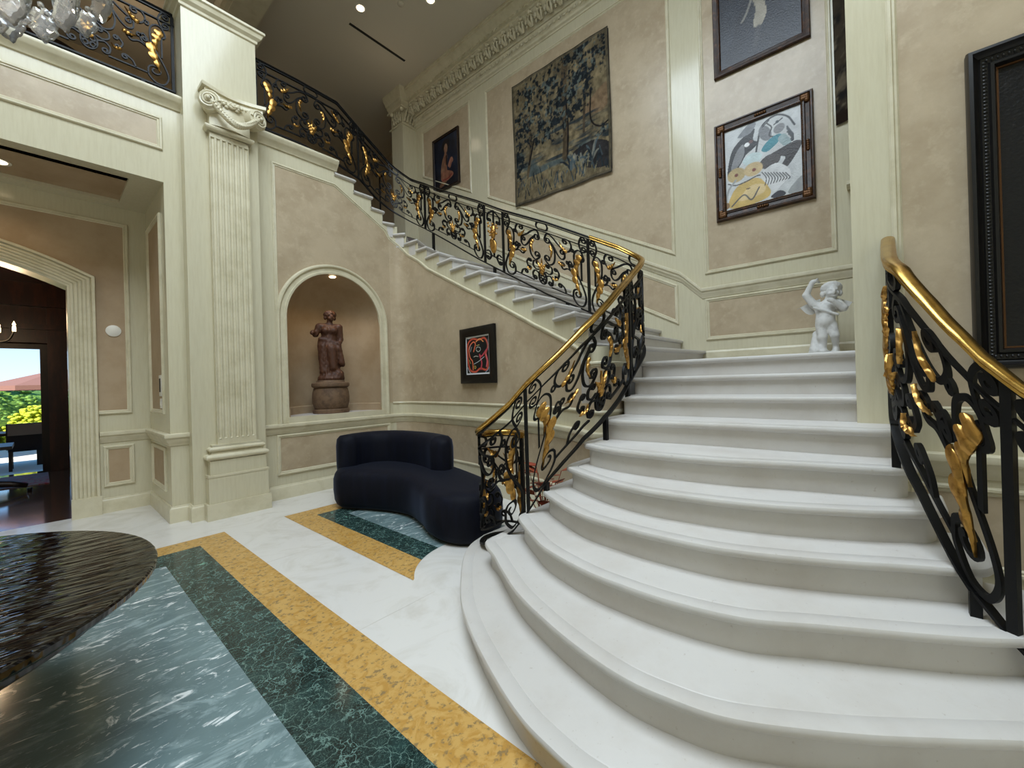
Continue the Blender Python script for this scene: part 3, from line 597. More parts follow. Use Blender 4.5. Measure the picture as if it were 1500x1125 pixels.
def bar(mb,R,q,d0,sx,hw,hd):
    rows=[]; n=len(q)
    for i in range(n):
        a=q[max(i-1,0)]; b=q[min(i+1,n-1)]; t=unit((b[0]-a[0],b[1]-a[1])); nx,ny=-t[1]*hw,t[0]*hw; x,y=q[i]
        rows.append([R.p(d0+(x+nx)*sx,(y+ny)/.9,-hd),R.p(d0+(x+nx)*sx,(y+ny)/.9,hd),R.p(d0+(x-nx)*sx,(y-ny)/.9,hd),R.p(d0+(x-nx)*sx,(y-ny)/.9,-hd)])
    mb.grid(rows,cv=True); mb.poly(rows[0][::-1]); mb.poly(rows[-1])
def dens(q,st_=.03):
    out=[]
    for i in range(len(q)-1):
        k=max(1,int(math.dist(q[i],q[i+1])/st_)); out+=[(q[i][0]+(q[i+1][0]-q[i][0])*j/k,q[i][1]+(q[i+1][1]-q[i][1])*j/k) for j in range(k)]
    return out+[q[-1]]
def leaf(R,q,W,d0,sx,parent,side,lsg=1):
    q=crspline(q,14); n=len(q); mb=MB(); rf=[];rb=[]
    for i in range(n):
        f=i/(n-1); a=q[max(i-1,0)]; b=q[min(i+1,n-1)]; t=unit((b[0]-a[0],b[1]-a[1])); nx,ny=-t[1],t[0]
        env=math.sin(PI*min(1,.12+.88*f)**.7)**.8*(1-.35*f) if f<1 else .02; lob=.42+.62*abs(math.sin(f*PI*3.6+.3))**.6; w=max(.003,W*.62*env)
        r1=[];r2=[]
        for g in (-1,-.55,0,.55,1):
            o=.016*(1-abs(g))+.008*abs(math.sin(f*PI*3.6+.3))*abs(g)+.012*math.sin(f*PI)+.010; wg=w*g*(lob if g*lsg>0 else .45+.2*lob)
            x,y=q[i][0]+nx*wg,q[i][1]+ny*wg; r1.append(R.p(d0+x*sx,y/.9,side*o)); r2.append(R.p(d0+x*sx,y/.9,side*(o-.012)))
        rf.append(r1+r2[::-1])
    mb.grid(rf,cv=True); mb.poly(rf[0]); mb.poly(rf[-1][::-1]); mb.build('gilded_leaf','gilding',parent,autos=60)
def pattern(R,d0,d1,root,side,hw=.0075,leaves=True):
    sx=(d1-d0)/1.3; mb=MB()
    for q in HALF+[mir(a) for a in HALF]+MIDC: bar(mb,R,dens(q,.06),d0,sx,hw,.0115)
    mb.build('scrollwork','wrought_iron',root,autos=50)
    if leaves:
        for q,W in LEAFH: leaf(R,q,W,d0,sx,root,side,1); leaf(R,mir(q),W,d0,sx,root,side,-1)
        leaf(R,[(.65,.22),(.652,.31),(.648,.43)],.06,d0,sx,root,side)
def vase(R,d0,d1,root,side):
    sx=(d1-d0)/.27; mb=MB()
    cv=[scroll([(.035,.70),(.05,.78),(.135,.85)],(1,.03),None),scroll([(.02,.20),(.06,.22),(.09,.16),(.05,.08),(.02,.10)],None,(-1,.02)),[(.09,.15),(.135,.17)]]
    for q in cv+[mir(a,.27) for a in cv]+[[(.0,.165),(.27,.165)],[(.0,.845),(.27,.845)],[(.135,.15),(.135,.86)]]: bar(mb,R,dens(q,.05),d0,sx,.007,.012)
    mb.build('scrollwork','wrought_iron',root,autos=50)
    v=MB(); pr=[(-.012,.21),(.03,.23),(.05,.30),(.052,.38),(.035,.41)]
    rows=[[R.p(d0+(.135+r*math.cos(a))*sx,y/.9,side*(.02+.02*math.sin(a))) for a in np.linspace(0,PI,9)]+[R.p(d0+(.135-r*.9)*sx,y/.9,side*.005),R.p(d0+(.135+r*.9)*sx,y/.9,side*.005)] for r,y in [(max(.01,r),y) for r,y in pr]]
    v.grid(rows,cv=True); v.poly(rows[0]); v.poly(rows[-1]); v.build('gilded_vase','gilding',root,autos=50)
    f=MB(); f.ball(R.p(d0+.135*sx,.53/.9,side*.012),(.03,.05,.11),8,8)
    for i in range(22): f.ball(R.p(d0+(.135+random.uniform(-.07,.07))*sx,random.uniform(.40,.66)/.9,side*random.uniform(.01,.04)),(.018,.018,.016),5,6)
    f.build('gilded_flowers','gilding',root,smooth=True)
def railing(R,root,posts,panels,vases,side,gold,feet,hw=.0072,d_end=None,hand_lo=0.,leaves=True):
    Lr=R.L[-1]; ds=list(np.arange(0,Lr,.035))+[Lr]
    def sec(a,b,v,dz,prof,name,m):
        dd=[d for d in ds if a<d<b]; dd=[a]+dd+[b]; rows=[[(lambda q:(q[0],q[1],q[2]+dz+zz))(R.p(d,v,w)) for w,zz in prof] for d in dd]
        mb=MB().grid(rows,cv=True); mb.poly(rows[0][::-1]); mb.poly(rows[-1]); return mb.build(name,m,root,autos=40)
    fl_=[(-.014,-.007),(.014,-.007),(.014,.007),(-.014,.007)]
    wide=[(-.02,-.009),(.02,-.009),(.02,.009),(-.02,.009)]
    rnd=[(.034*math.cos(a),.008+.022*math.sin(a)) for a in np.linspace(-.25*PI,1.25*PI,13)]+[(-.028,-.02),(.028,-.02)]
    dk=[(.024*math.cos(a),.0+.014*math.sin(a)) for a in np.linspace(0,2*PI,13)[:-1]]
    for a,b,g in gold: sec(a,b,1.,0.012,rnd if g else dk,'handrail','brass' if g else 'wrought_iron')
    sec(0,Lr,1.,-.014,fl_,'top_bar','wrought_iron'); sec(0,Lr,.868,0,fl_,'upper_bar','wrought_iron'); sec(0,Lr,0.,0,wide,'bottom_rail','wrought_iron')
    for d in posts:
        mb=MB(); r=.014 if hw<.009 else .016
        mb.add([R.p(d-r,0,-r),R.p(d+r,0,-r),R.p(d+r,0,r),R.p(d-r,0,r),R.p(d-r,.985,-r),R.p(d+r,.985,-r),R.p(d+r,.985,r),R.p(d-r,.985,r)],[(0,1,2,3),(4,5,6,7),(0,1,5,4),(1,2,6,5),(2,3,7,6),(3,0,4,7)])
        mb.build('post','wrought_iron',root)
    for d,zz in feet:
        x,y=R.at(d); z=R.z(d,0); MB().box(x-.018,x+.018,y-.018,y+.018,zz,z).build('foot','wrought_iron',root)
    def fs(a,b):   # ornament sits on the hall side of the railing
        d=(a+b)/2; x,y=R.at(d); nx,ny=R.nrm(d); return 1 if nx*(1.4-x)+ny*(.8-y)>0 else -1
    for a,b in panels: pattern(R,a+.014,b-.014,root,fs(a,b),hw,leaves)
    for a,b in vases: vase(R,a+.014,b-.014,root,fs(a,b))
def circ(cx,cy,r,a0,a1,n): return [(cx+r*math.cos(math.radians(a0+(a1-a0)*i/n)),cy+r*math.sin(math.radians(a0+(a1-a0)*i/n))) for i in range(n+1)]
UPC=[(1.95,6.3,5.2,6.13),(2.6,6.3,5.2,6.13),(3.2,6.3,5.11,6.10),(3.57,6.295,5.0,5.85),(3.86,6.28,4.77,5.65),(4.14,6.2,4.60,5.40),(4.34,5.95,4.40,5.15),(4.40,5.65,4.22,4.99),(4.42,5.2,3.94,4.73),(4.42,4.38,3.42,4.30),(4.41,3.88,3.125,4.01),(4.378,3.1,2.675,3.61),(4.345,2.43,2.335,3.23),(4.315,2.06,2.12,3.02),(4.27,1.83,1.96,2.86),(4.14,1.725,1.80,2.74)]
LWC=[(3.765,1.69,1.57,2.51),(3.4,1.65,1.37,2.31),(3.1,1.642,1.23,2.12),(2.84,1.70,1.075,1.927),(2.68,1.797,.90,1.755),(2.58,1.88,.77,1.64),(2.486,2.004,.53,1.50),(2.42,2.12,.36,1.35)]
VOL=[(x,y,max(.20,.28-.05*i),[1.24,1.16,1.11,1.085][min(i,3)]) for i,(x,y) in enumerate(circ(2.545,2.33,.185,205,-75,8))]
RL=Rail(UPC+LWC+VOL)
rail1=empty('stair_railing',(0,0,0),'black wrought iron railing with gilded leaves along left side and upper flight of stairs','railing')
nr=RL.near
PS=[nr(2.05,6.3),nr(3.55,6.3),nr(4.40,5.66),nr(4.42,4.25),nr(4.41,3.88),nr(4.345,2.45),nr(3.72,1.685),nr(2.486,2.004)]
ft=[(nr(3.1,1.642),6*S1),(nr(2.57,1.89),3*S1+.17),(nr(4.36,2.80),ZL+4*S2-.02),(nr(4.43,4.05),ZL+8*S2-.02),(nr(4.40,5.45),ZL+12*S2-.02),(nr(4.27,1.83),ZL),(nr(3.6,1.67),8*S1-.02),(RL.L[-1]-.6,S1),(RL.L[-1]-.1,S1)]
railing(RL,rail1,PS+[RL.L[-1]-.02],[(PS[0],PS[1]),(PS[1],PS[2]),(PS[2],PS[3]),(PS[4],PS[5]),(PS[5],PS[6]),(PS[6],PS[7]),(PS[7],RL.L[-1]-.02)],[(PS[3],PS[4])],1,[(0,nr(4.345,2.43),False),(nr(4.345,2.43),RL.L[-1],True)],ft)
RRC=[(3.535,-.145,1.50,2.36),(3.3,-.135,1.385,2.25),(3.05,-.132,1.26,2.13),(2.886,-.165,1.07,2.046),(2.79,-.205,.96,1.937),(2.709,-.254,.815,1.831),(2.649,-.299,.69,1.732),(2.6,-.34,.605,1.658),(2.56,-.383,.545,1.574),(2.52,-.43,.475,1.508),(2.49,-.475,.42,1.444),(2.43,-.6,.34,1.33)]
RVOL=[(x,y,max(.20,.28-.05*i),[1.24,1.16,1.11,1.085][min(i,3)]) for i,(x,y) in enumerate(circ(2.545,-.81,.185,155,435,8))]
RRC=[(x*.975,y*.975,1.55+(b_-1.55)*.975,1.55+(h_-1.55)*.975) if i>1 else (x,y,b_,h_) for i,(x,y,b_,h_) in enumerate(RRC)]
RR=Rail(RRC+RVOL)
rail2=empty('stair_railing',(0,0,0),'black wrought iron railing with brass handrail and gilded leaves curving down from the right wall','railing')
q=RR.near
pp=[.03,q(2.512*.975,-.438*.975)]
railing(RR,rail2,pp+[RR.L[-1]-.02],[(pp[0]-.0,pp[1]),(pp[1],RR.L[-1]-.02)],[],1,[(0,RR.L[-1],True)],[(q(2.525,-.335),3*S1),(q(2.98,-.13),6*S1),(RR.L[-1]-.5,S1)],hw=.0105)
BR=Rail([(1.16,6.3,5.2,6.13),(.5,6.3,5.2,6.13),(-.5,6.3,5.2,6.13),(-1.8,6.3,5.2,6.13),(-3.2,6.3,5.2,6.13)])
rail3=empty('balcony_railing',(0,0,0),'black wrought iron balcony railing with gilded leaves above the portico, left of the cream pier','railing')
railing(BR,rail3,[.02,1.45,2.88,4.3],[(.02,1.45),(1.45,2.88),(2.88,4.3)],[],1,[(0,BR.L[-1],False)],[(.3,ZF),(1.9,ZF),(3.5,ZF)])
# ------------------------------------------------------------------ furniture
# serpentine sofa
sofa=empty('sofa',(2.9,4.0,0),'navy velvet serpentine sofa with curved backrest under the stairs','sofa'); SI=Matrix.Translation(-Vector((2.9,4.0,0)))
FR=crspline([(2.42,5.02),(2.47,4.85),(2.62,4.55),(2.72,4.25),(2.73,3.95),(2.62,3.6),(2.5,3.3),(2.48,3.02),(2.6,2.80),(2.85,2.74),(3.1,2.85),(3.25,3.1),(3.42,3.6),(3.55,4.1),(3.62,4.7),(3.55,5.2),(3.2,5.5),(2.75,5.45),(2.5,5.25)],8,closed=True)
def inset(poly,o):
    n=len(poly); out=[]
    for i in range(n):
        a=Vector(poly[i-1]); b=Vector(poly[(i+1)%n]); t=(b-a).normalized(); out.append((poly[i][0]-t.y*o,poly[i][1]+t.x*o))
    return out
ar=sum(FR[i][0]*FR[(i+1)%len(FR)][1]-FR[(i+1)%len(FR)][0]*FR[i][1] for i in range(len(FR))); si=1 if ar>0 else -1
prof=[(.05,.03),(.02,.05),(.0,.10),(-.012,.22),(-.008,.36),(.01,.42),(.035,.457),(.07,.475),(.12,.487),(.2,.49)]
mb=MB(); rows=[[(x,y,z) for x,y in inset(FR,o*si)] for o,z in prof]; mb.grid(rows,cv=True); mb.poly(rows[-1]); mb.poly(rows[0][::-1])
o=mb.build('seat','navy_velvet',sofa,autos=60); o.matrix_parent_inverse=SI
mb=MB(); rr=[(x,y) for x,y in inset(FR,.07*si)]; mb.prism(rr,0,.04); o=mb.build('plinth','slot_black',sofa); o.matrix_parent_inverse=SI
bl=crspline([(2.58,5.20),(2.80,5.30),(3.1,5.27),(3.32,5.02),(3.38,4.6),(3.33,4.2),(3.22,3.85)],10); mb=MB(); rows=[]
for i,p in enumerate(bl):
    f=i/(len(bl)-1); a=bl[max(i-1,0)]; b=bl[min(i+1,len(bl)-1)]; t=unit((b[0]-a[0],b[1]-a[1],0)); nx,ny=t[1],-t[0]
    end=min(1,(min(f,1-f)*14+.05))**.5; hw=.15*end; top=.90; zc=.40; rows.append([(p[0]+nx*hw*c,p[1]+ny*hw*c,zc+(top-zc)*zz*(.82+.18*end)) for c,zz in ((-.95,0),(-1,.3),(-1,.7),(-.9,.88),(-.6,.97),(0,1.),(.6,.97),(.9,.88),(1,.7),(1,.3),(.95,0))])
mb.grid(rows); mb.poly(rows[0]); mb.poly(rows[-1][::-1]); o=mb.build('backrest','navy_velvet',sofa,autos=60); o.matrix_parent_inverse=SI
# round table
tb=empty('round_table',(-.71,2.82,0),'round dark lacquered table with rippled glossy top in the left foreground','table')
MB().lathe([(.001,.715),(1.03,.715),(1.06,.70),(1.075,.705),(1.09,.72),(1.092,.74),(1.086,.748),(1.075,.75),(.001,.75)],0,0,96).build('tabletop','lacquered_wood',tb,autos=30)
MB().lathe([(.001,.62),(.96,.62),(.97,.63),(.97,.70),(.96,.715),(.001,.715)],0,0,64).build('apron','lacquered_wood',tb,autos=30)
MB().lathe([(.001,0),(.5,0),(.5,.05),(.42,.09),(.2,.14),(.13,.25),(.17,.38),(.13,.5),(.22,.62),(.001,.62)],0,0,40).build('pedestal','lacquered_wood',tb,autos=40)
# ------------------------------------------------------------------ pictures
class Paint:
    def __init__(s,nu,nv,asp): s.nu,s.nv=nu,nv; u,v=np.meshgrid(np.linspace(0,1,nu),np.linspace(0,1,nv)); s.u,s.v,s.asp=u,v,asp; s.c=np.zeros((nv,nu,3))
    def fill(s,rgb): s.c[:]=[lin(a) for a in rgb]; return s
    def blend(s,m,rgb): m=np.clip(m,0,1)[...,None]; s.c=s.c*(1-m)+np.array([lin(a) for a in rgb])*m; return s
    def ell(s,cx,cy,rx,ry,rgb,ang=0,soft=.06,a=1.):
        dx=(s.u-cx)*s.asp; dy=s.v-cy; c,n=math.cos(ang),math.sin(ang); q=np.sqrt(((dx*c+dy*n)/(rx*s.asp))**2+((-dx*n+dy*c)/ry)**2); return s.blend((1+soft-q)/(2*soft)*a,rgb)
    def line(s,pts,w,rgb,a=1.,taper=False):
        q=crspline(pts,6) if len(pts)>2 else pts; d=np.full(s.u.shape,9.)
        for i in range(len(q)-1):
            ax,ay=q[i][0]*s.asp,q[i][1]; bx,by=q[i+1][0]*s.asp,q[i+1][1]; L=max(1e-9,(bx-ax)**2+(by-ay)**2)
            t=np.clip(((s.u*s.asp-ax)*(bx-ax)+(s.v-ay)*(by-ay))/L,0,1); dd=np.hypot(s.u*s.asp-ax-t*(bx-ax),s.v-ay-t*(by-ay))
            if taper: dd=dd/(1-.7*(i+t)/len(q))
            d=np.minimum(d,dd)
        return s.blend((w-d)/(w*.35)*a,rgb)
    def poly(s,pts,rgb,a=1.,smooth=True):
        q=crspline(pts,5,closed=True) if smooth else pts; ins=np.zeros(s.u.shape,bool); n=len(q)
        for i in range(n):
            x0,y0=q[i];x1,y1=q[(i+1)%n]; c=((y0>s.v)!=(y1>s.v)); ins^=c&(s.u<(x1-x0)*(s.v-y0)/(y1-y0+1e-12)+x0)
        return s.blend(ins*a,rgb)
    def brush(s,a=.5,f=9,seed=77): s.c*=np.clip(1-a+2*a*fbm(s.u*f,s.v*f,seed,4),.2,2)[...,None]; return s
    def mesh(s,pf):
        m=MB(); U,V=s.u.ravel(),s.v.ravel(); m.v=[pf(a,b) for a,b in zip(U,V)]
        for j in range(s.nv-1):
            for i in range(s.nu-1): a=j*s.nu+i; m.f.append((a,a+1,a+1+s.nu,a+s.nu))
        return m,np.concatenate([s.c.reshape(-1,3),np.ones((s.nu*s.nv,1))],1)
def frame(root,w,h,fw,d,m,prof=None,corner=None):
    """frame in the local plane x (width), z (height), facing -y; outer size w x h, back at y=0"""
    prof=prof or [(0,0),(0,d*.8),(.1,d),(.3,d*.9),(.6,d*.7),(.85,d*.85),(1,d*.6),(1,d*.3)]
    P=[(-w/2,0,-h/2),(w/2,0,-h/2),(w/2,0,h/2),(-w/2,0,h/2)]; t=Vector((0,-1,0)).cross(Vector((1,0,0))); sg=1 if t.z>0 else -1
    return MB().mould(P,(0,-1,0),[(o*fw*sg,y) for o,y in prof],closed=True).build('frame',m,root,autos=30)
def canvas(root,pt,w,h,y,m,name='canvas'):
    mm,c=pt.mesh(lambda u,v:(-w/2+w*u,-y,-h/2+h*v)); o=mm.build(name,m,root,colors=c); return o
RZB=-PI/2    # pictures on the back wall: local -y becomes -x
def on_back(name,y0,y1,z0,z1,label,cat,tilt=0):
    o=empty(name,(XB-.001,(y0+y1)/2,(z0+z1)/2),label,cat,rz=RZB); return o,y1-y0,z1-z0
# abstract couple (plain generic stand-in)
o,w,h=on_back('framed_painting',.364,1.45,3.63,4.93,'grey, teal and ochre abstract painting in ornate brown frame above the landing','painting')
frame(o,w,h,.125,.06,'brown_frame',[(0,0),(0,.04),(.08,.06),(.2,.062),(.3,.045),(.62,.038),(.7,.05),(.85,.052),(.93,.035),(1,.03),(1,.01)])
for sx in (-1,1):
    for sz in (-1,1):
        cmb=MB()
        for i in range(7): cmb.ball((sx*(w/2-.06-.02*(i%3)*(i>0)),-.055,sz*(h/2-.06-.025*(i//3))),(.034,.016,.03),5,7)
        cmb.build('corner_carving','gilt_bead',o,smooth=True)
for sx in (-1,1):
    cmb=MB(); cm2=MB()
    for i in range(5): cmb.ball((sx*(w/2-.06),-.05,-.05+.025*i),(.02,.014,.018),5,6); cm2.ball((-.05+.025*i,-.05,sx*(h/2-.06)),(.018,.014,.02),5,6)
    cmb.build('side_carving','gilt_bead',o,smooth=True); cm2.build('side_carving','gilt_bead',o,smooth=True)
cmb=MB()
n=40
for i in range(n):
    a=-.5+(i+.5)/n
    for sx in (-1,1): cmb.ball((sx*(w/2-.108),-.05,a*(h-.22)),(.008,.008,.011),4,5); cmb.ball((a*(w-.22),-.05,sx*(h/2-.108)),(.011,.008,.008),4,5)
cmb.build('frame_beading','gilt_bead',o,smooth=True)
p=Paint(150,180,w/h).fill((196,198,198)); p.blend((fbm(p.u*5,p.v*5,3)-.45)*2,(168,170,172))
p.poly([(.05,.45),(.12,.72),(.3,.86),(.42,.9),(.4,.78),(.46,.72),(.38,.66),(.3,.62),(.22,.52),(.12,.42)],(34,33,34)); p.poly([(.1,.5),(.17,.68),(.27,.76),(.28,.64),(.2,.52)],(122,122,124)); p.poly([(.2,.86),(.36,.98),(.44,.95),(.36,.86)],(120,122,126))
p.ell(.32,.74,.035,.025,(225,225,225)); p.ell(.37,.76,.03,.02,(90,60,54))
p.line([(.42,.55),(.46,.74),(.52,.9),(.68,.96),(.82,.9),(.9,.78)],.012,(30,30,32)); p.ell(.55,.8,.07,.1,(112,113,116),.4); p.ell(.72,.8,.07,.05,(124,124,126),.5); p.line([(.58,.9),(.63,.84),(.6,.76),(.66,.72)],.009,(40,40,42))
p.line([(.52,.88),(.6,.93)],.008,(36,36,38)); p.line([(.66,.86),(.76,.9)],.008,(36,36,38)); p.ell(.7,.88,.022,.016,(40,52,60))
for i in range(7): p.line([(.82+.012*math.cos(i*2.1),.74+.05*math.sin(i*1.7)),(.88,.68-.01*i),(.84+.02*math.sin(i),.62)],.009,(52,54,58))
p.poly([(.5,.62),(.58,.7),(.7,.74),(.76,.7),(.66,.62),(.56,.58)],(48,128,142)); p.poly([(.7,.68),(.78,.72),(.86,.6),(.78,.58)],(140,158,160)); p.poly([(.26,.56),(.36,.62),(.48,.6),(.5,.54),(.4,.48),(.3,.5)],(188,204,204))
p.poly([(.58,.52),(.7,.56),(.9,.6),(.98,.56),(.9,.44),(.8,.34),(.72,.36),(.78,.46)],(46,40,40)); p.poly([(.46,.46),(.58,.54),(.72,.5),(.7,.42),(.56,.38)],(70,64,62))
p.ell(.17,.42,.12,.085,(178,156,108)); p.ell(.39,.43,.12,.08,(190,166,122)); p.ell(.17,.42,.025,.02,(110,54,34)); p.ell(.4,.42,.025,.02,(120,58,40))
p.poly([(.06,.06),(.1,.2),(.22,.3),(.42,.32),(.54,.24),(.6,.1),(.5,.04),(.2,.02)],(198,168,98)); p.poly([(.2,.1),(.34,.24),(.52,.22),(.5,.12)],(210,186,136)); p.line([(.06,.34),(.16,.3),(.3,.31),(.46,.34),(.54,.28)],.008,(60,56,50)); p.line([(.1,.06),(.26,.16),(.36,.08),(.46,.2)],.01,(90,88,84)); p.ell(.32,.22,.03,.008,(80,60,40))
p.poly([(.48,.34),(.56,.2),(.64,.1),(.74,.16),(.84,.24),(.8,.34),(.66,.42)],(206,206,206))
for i in range(9): x=.5+.035*i; p.line([(x,.36-.01*i),(x+.05,.28-.008*i),(x+.03,.2)],.006,(52,52,56))
p.line([(.02,.1),(.06,.26),(.16,.36)],.014,(150,152,152)); p.ell(.03,.08,.04,.04,(140,108,72)); p.poly([(.6,.05),(.7,.1),(.78,.05),(.7,.01)],(50,48,56)); p.poly([(.8,.05),(.98,.2),(.99,.02)],(150,152,152))
p.brush(.22,12); canvas(o,p,w-.2,h-.2,.022,'oil_paint')
# dark portrait-like canvas above it
o,w,h=on_back('framed_painting',.37,1.43,5.565,7.15,'dark painting of a coat with white cravat in thin brown frame, near top edge','painting')
frame(o,w,h,.085,.05,'brown_frame')
p=Paint(70,110,w/h).fill((30,34,44)); p.blend((fbm(p.u*4,p.v*5,8)-.45)*1.6,(44,46,54)); p.poly([(.1,.0),(.2,.3),(.35,.6),(.6,.6),(.8,.3),(.9,0)],(26,28,38)); p.poly([(.42,.55),(.52,.55),(.6,.36),(.52,.24),(.44,.28),(.47,.42)],(150,142,126)); p.line([(.44,.55),(.36,.42),(.30,.36)],.012,(120,116,108)); p.line([(.5,.24),(.46,.1)],.03,(52,50,54),.6); p.ell(.5,.75,.12,.12,(120,96,82))
p.brush(.4,8); canvas(o,p,w-.15,h-.15,.02,'oil_paint')
# seated figure on blue
o,w,h=on_back('framed_painting',6.554,7.44,5.93,7.16,'dark blue painting of a seated nude in thin dark frame beside the upper flight','painting')
frame(o,w,h,.055,.05,'dark_wood')
p=Paint(80,110,w/h).fill((14,22,38)); p.blend((fbm(p.u*4,p.v*4,5)-.42)*2,(26,40,62)); p.blend((.35-p.v)*2,(14,14,20)); p.ell(.5,.82,.16,.13,(22,18,20)); 
p.poly([(.3,.2),(.26,.34),(.32,.52),(.4,.62),(.47,.68),(.56,.6),(.52,.4),(.55,.26),(.5,.16)],(128,94,74)); p.ell(.5,.76,.075,.095,(128,98,80)); p.line([(.48,.66),(.5,.74)],.03,(140,98,76)); p.line([(.45,.58),(.46,.44),(.5,.33)],.035,(120,80,62)); p.line([(.52,.6),(.52,.45)],.03,(40,26,24)); p.poly([(.26,.2),(.3,.32),(.5,.32),(.72,.26),(.8,.18),(.6,.12),(.36,.12)],(132,88,70)); p.line([(.34,.16),(.55,.15),(.72,.2)],.02,(120,50,44)); p.line([(.62,.4),(.72,.5),(.76,.46)],.04,(140,96,80)); p.line([(.66,.36),(.74,.46)],.03,(120,80,66)); p.poly([(.2,.04),(.26,.12),(.5,.11),(.4,.05)],(110,80,60))
p.brush(.62,11,5); canvas(o,p,w-.1,h-.1,.02,'oil_paint')
# verdure tapestry
tp_=empty('tapestry',(XB-.004,3.975,6.06),'large blue-green woven tapestry of trees and leaves hanging above the stairs','tapestry',rz=RZB)
p=Paint(230,260,2.03/2.32).fill((116,104,80)); u,v=p.u,p.v
p.blend((fbm(u*6,v*9,2)-.42)*2.2,(92,84,68)); p.blend((fbm(u*26,v*14,9)-.5)*2.5,(140,124,94))
def foli(cx,cy,rx,ry,c1,c2,seed,dn=30,th=.47):
    e=np.sqrt(((u-cx)/rx)**2+((v-cy)/ry)**2); m=(fbm(u*dn,v*dn,seed,3)-th-.28*np.clip(e-.55,0,2))*9*(e<1.25); p.blend(m,c1); p.blend((fbm(u*dn*1.4+7,v*dn*1.4,seed+3,3)-th-.1-.3*np.clip(e-.4,0,2))*9*(e<1.1),c2)
p.poly([(.75,.5),(.9,.6),(.98,.62),(.99,.5),(.9,.44)],(118,98,76)); p.blend((fbm(u*5,v*22,4)-.5)*6*((v>.2)&(v<.42)),(82,90,88)); p.blend((fbm(u*4,v*30,14)-.56)*7*((v>.25)&(v<.5)),(50,56,58))
p.line([(.56,.24),(.58,.45),(.57,.7),(.6,.95)],.032,(84,72,56)); p.line([(.585,.24),(.6,.45),(.59,.7)],.009,(34,30,30)); p.line([(.15,.2),(.2,.45),(.16,.7)],.016,(88,76,58)); p.line([(.17,.3),(.24,.48)],.01,(34,32,32)); p.line([(.75,.36),(.76,.5),(.78,.62)],.012,(72,62,50)); p.line([(.83,.62),(.82,.42),(.9,.34),(.98,.36)],.007,(32,28,28))
for a in [(.16,.72,.17,.2,1),(.12,.62,.1,.12,2),(.42,.84,.14,.13,3),(.62,.66,.2,.16,4),(.78,.86,.2,.16,5),(.72,.74,.14,.14,6),(.92,.86,.09,.14,7),(.4,.62,.14,.12,8),(.35,.48,.2,.08,9),(.06,.36,.07,.14,10),(.7,.96,.2,.08,16),(.2,.9,.12,.1,17),(.55,.52,.1,.1,18),(.92,.3,.1,.08,19)]: foli(*a[:4],(33,38,42),(88,96,92),a[4]*11)
p.poly([(.62,.22),(.8,.27),(.99,.2),(.99,.06),(.8,.08)],(48,46,46)); 
for i in range(46):
    a=random.uniform(-.3,3.4); r=random.uniform(.05,.15); cx=random.choice([.72,.82,.68,.62]); p.line([(cx,.13),(cx+r*.6*math.cos(a),.13+r*.6*math.sin(a)+.015),(cx+r*math.cos(a),.13+r*math.sin(a))],.014,random.choice([(112,112,104),(76,88,92),(40,46,52),(128,120,98)]),1,True)
for i in range(70):
    x=random.uniform(.04,.98); y=random.uniform(.03,.15); p.line([(x,y),(x+random.uniform(-.03,.03),y+random.uniform(.04,.1))],.006,random.choice([(40,48,54),(120,112,86),(66,76,80)]),.9,True)
e=np.minimum(np.minimum(u,1-u)*2.03,np.minimum(v,1-v)*2.32); p.blend((.055-e)/.01,(92,84,68)); p.blend((.012-e)/.004,(48,46,42))
p.brush(.55,40,3).brush(.35,14,6)
mm,cc=p.mesh(lambda a,b:(-1.015+2.03*a+.012*math.sin(b*5),-.036-.010*math.sin(a*9)*(1-b)-.006*math.sin(a*21+b*3),-1.165+2.33*b-.02*a*(1-b)+.008*math.sin(a*17)*(1-b)))
n=len(mm.v); mm.build('woven_panel','woven_wool',tp_,colors=cc)
MB().box(-1.0,1.0,-.012,0,-1.12,1.14).build('lining','dark_fabric',tp_)
# second hanging beyond the landing, mostly behind the right wall
t2=empty('tapestry',(XB-.004,-.33,5.9),'dark woven hanging half hidden behind the right wall above the landing','tapestry',rz=RZB)
p=Paint(60,120,.4).fill((64,56,46)); p.blend((fbm(p.u*8,p.v*20,21)-.48)*5,(34,32,32)); p.blend((fbm(p.u*14,p.v*30,22)-.58)*6,(104,94,78)); p.blend((.06-p.v)/.02,(40,30,24))
mm,cc=p.mesh(lambda a,b:(-.49+.98*a,-.02-.01*math.sin(a*8),-1.5+3*b+.05*math.sin(a*3)*(1-b))); mm.build('woven_panel','woven_wool',t2,colors=cc)
MB().box(-.47,.47,-.006,0,-1.40,1.45).build('lining','dark_fabric',t2)
cb=empty('wall_bracket',(XB,-.16,3.30),'small cream plaster bracket on the back wall beside the right wall edge','bracket')
cb_=MB(); 
for hw,d,z0,z1 in ((.24,.20,.33,.37),(.21,.17,.29,.33),(.16,.13,.22,.29),(.12,.10,.1,.22),(.08,.06,0,.1)): cb_.box(-d,0,-hw,hw,z0,z1)
cb_.build('bracket_body','ivory_trim',cb)
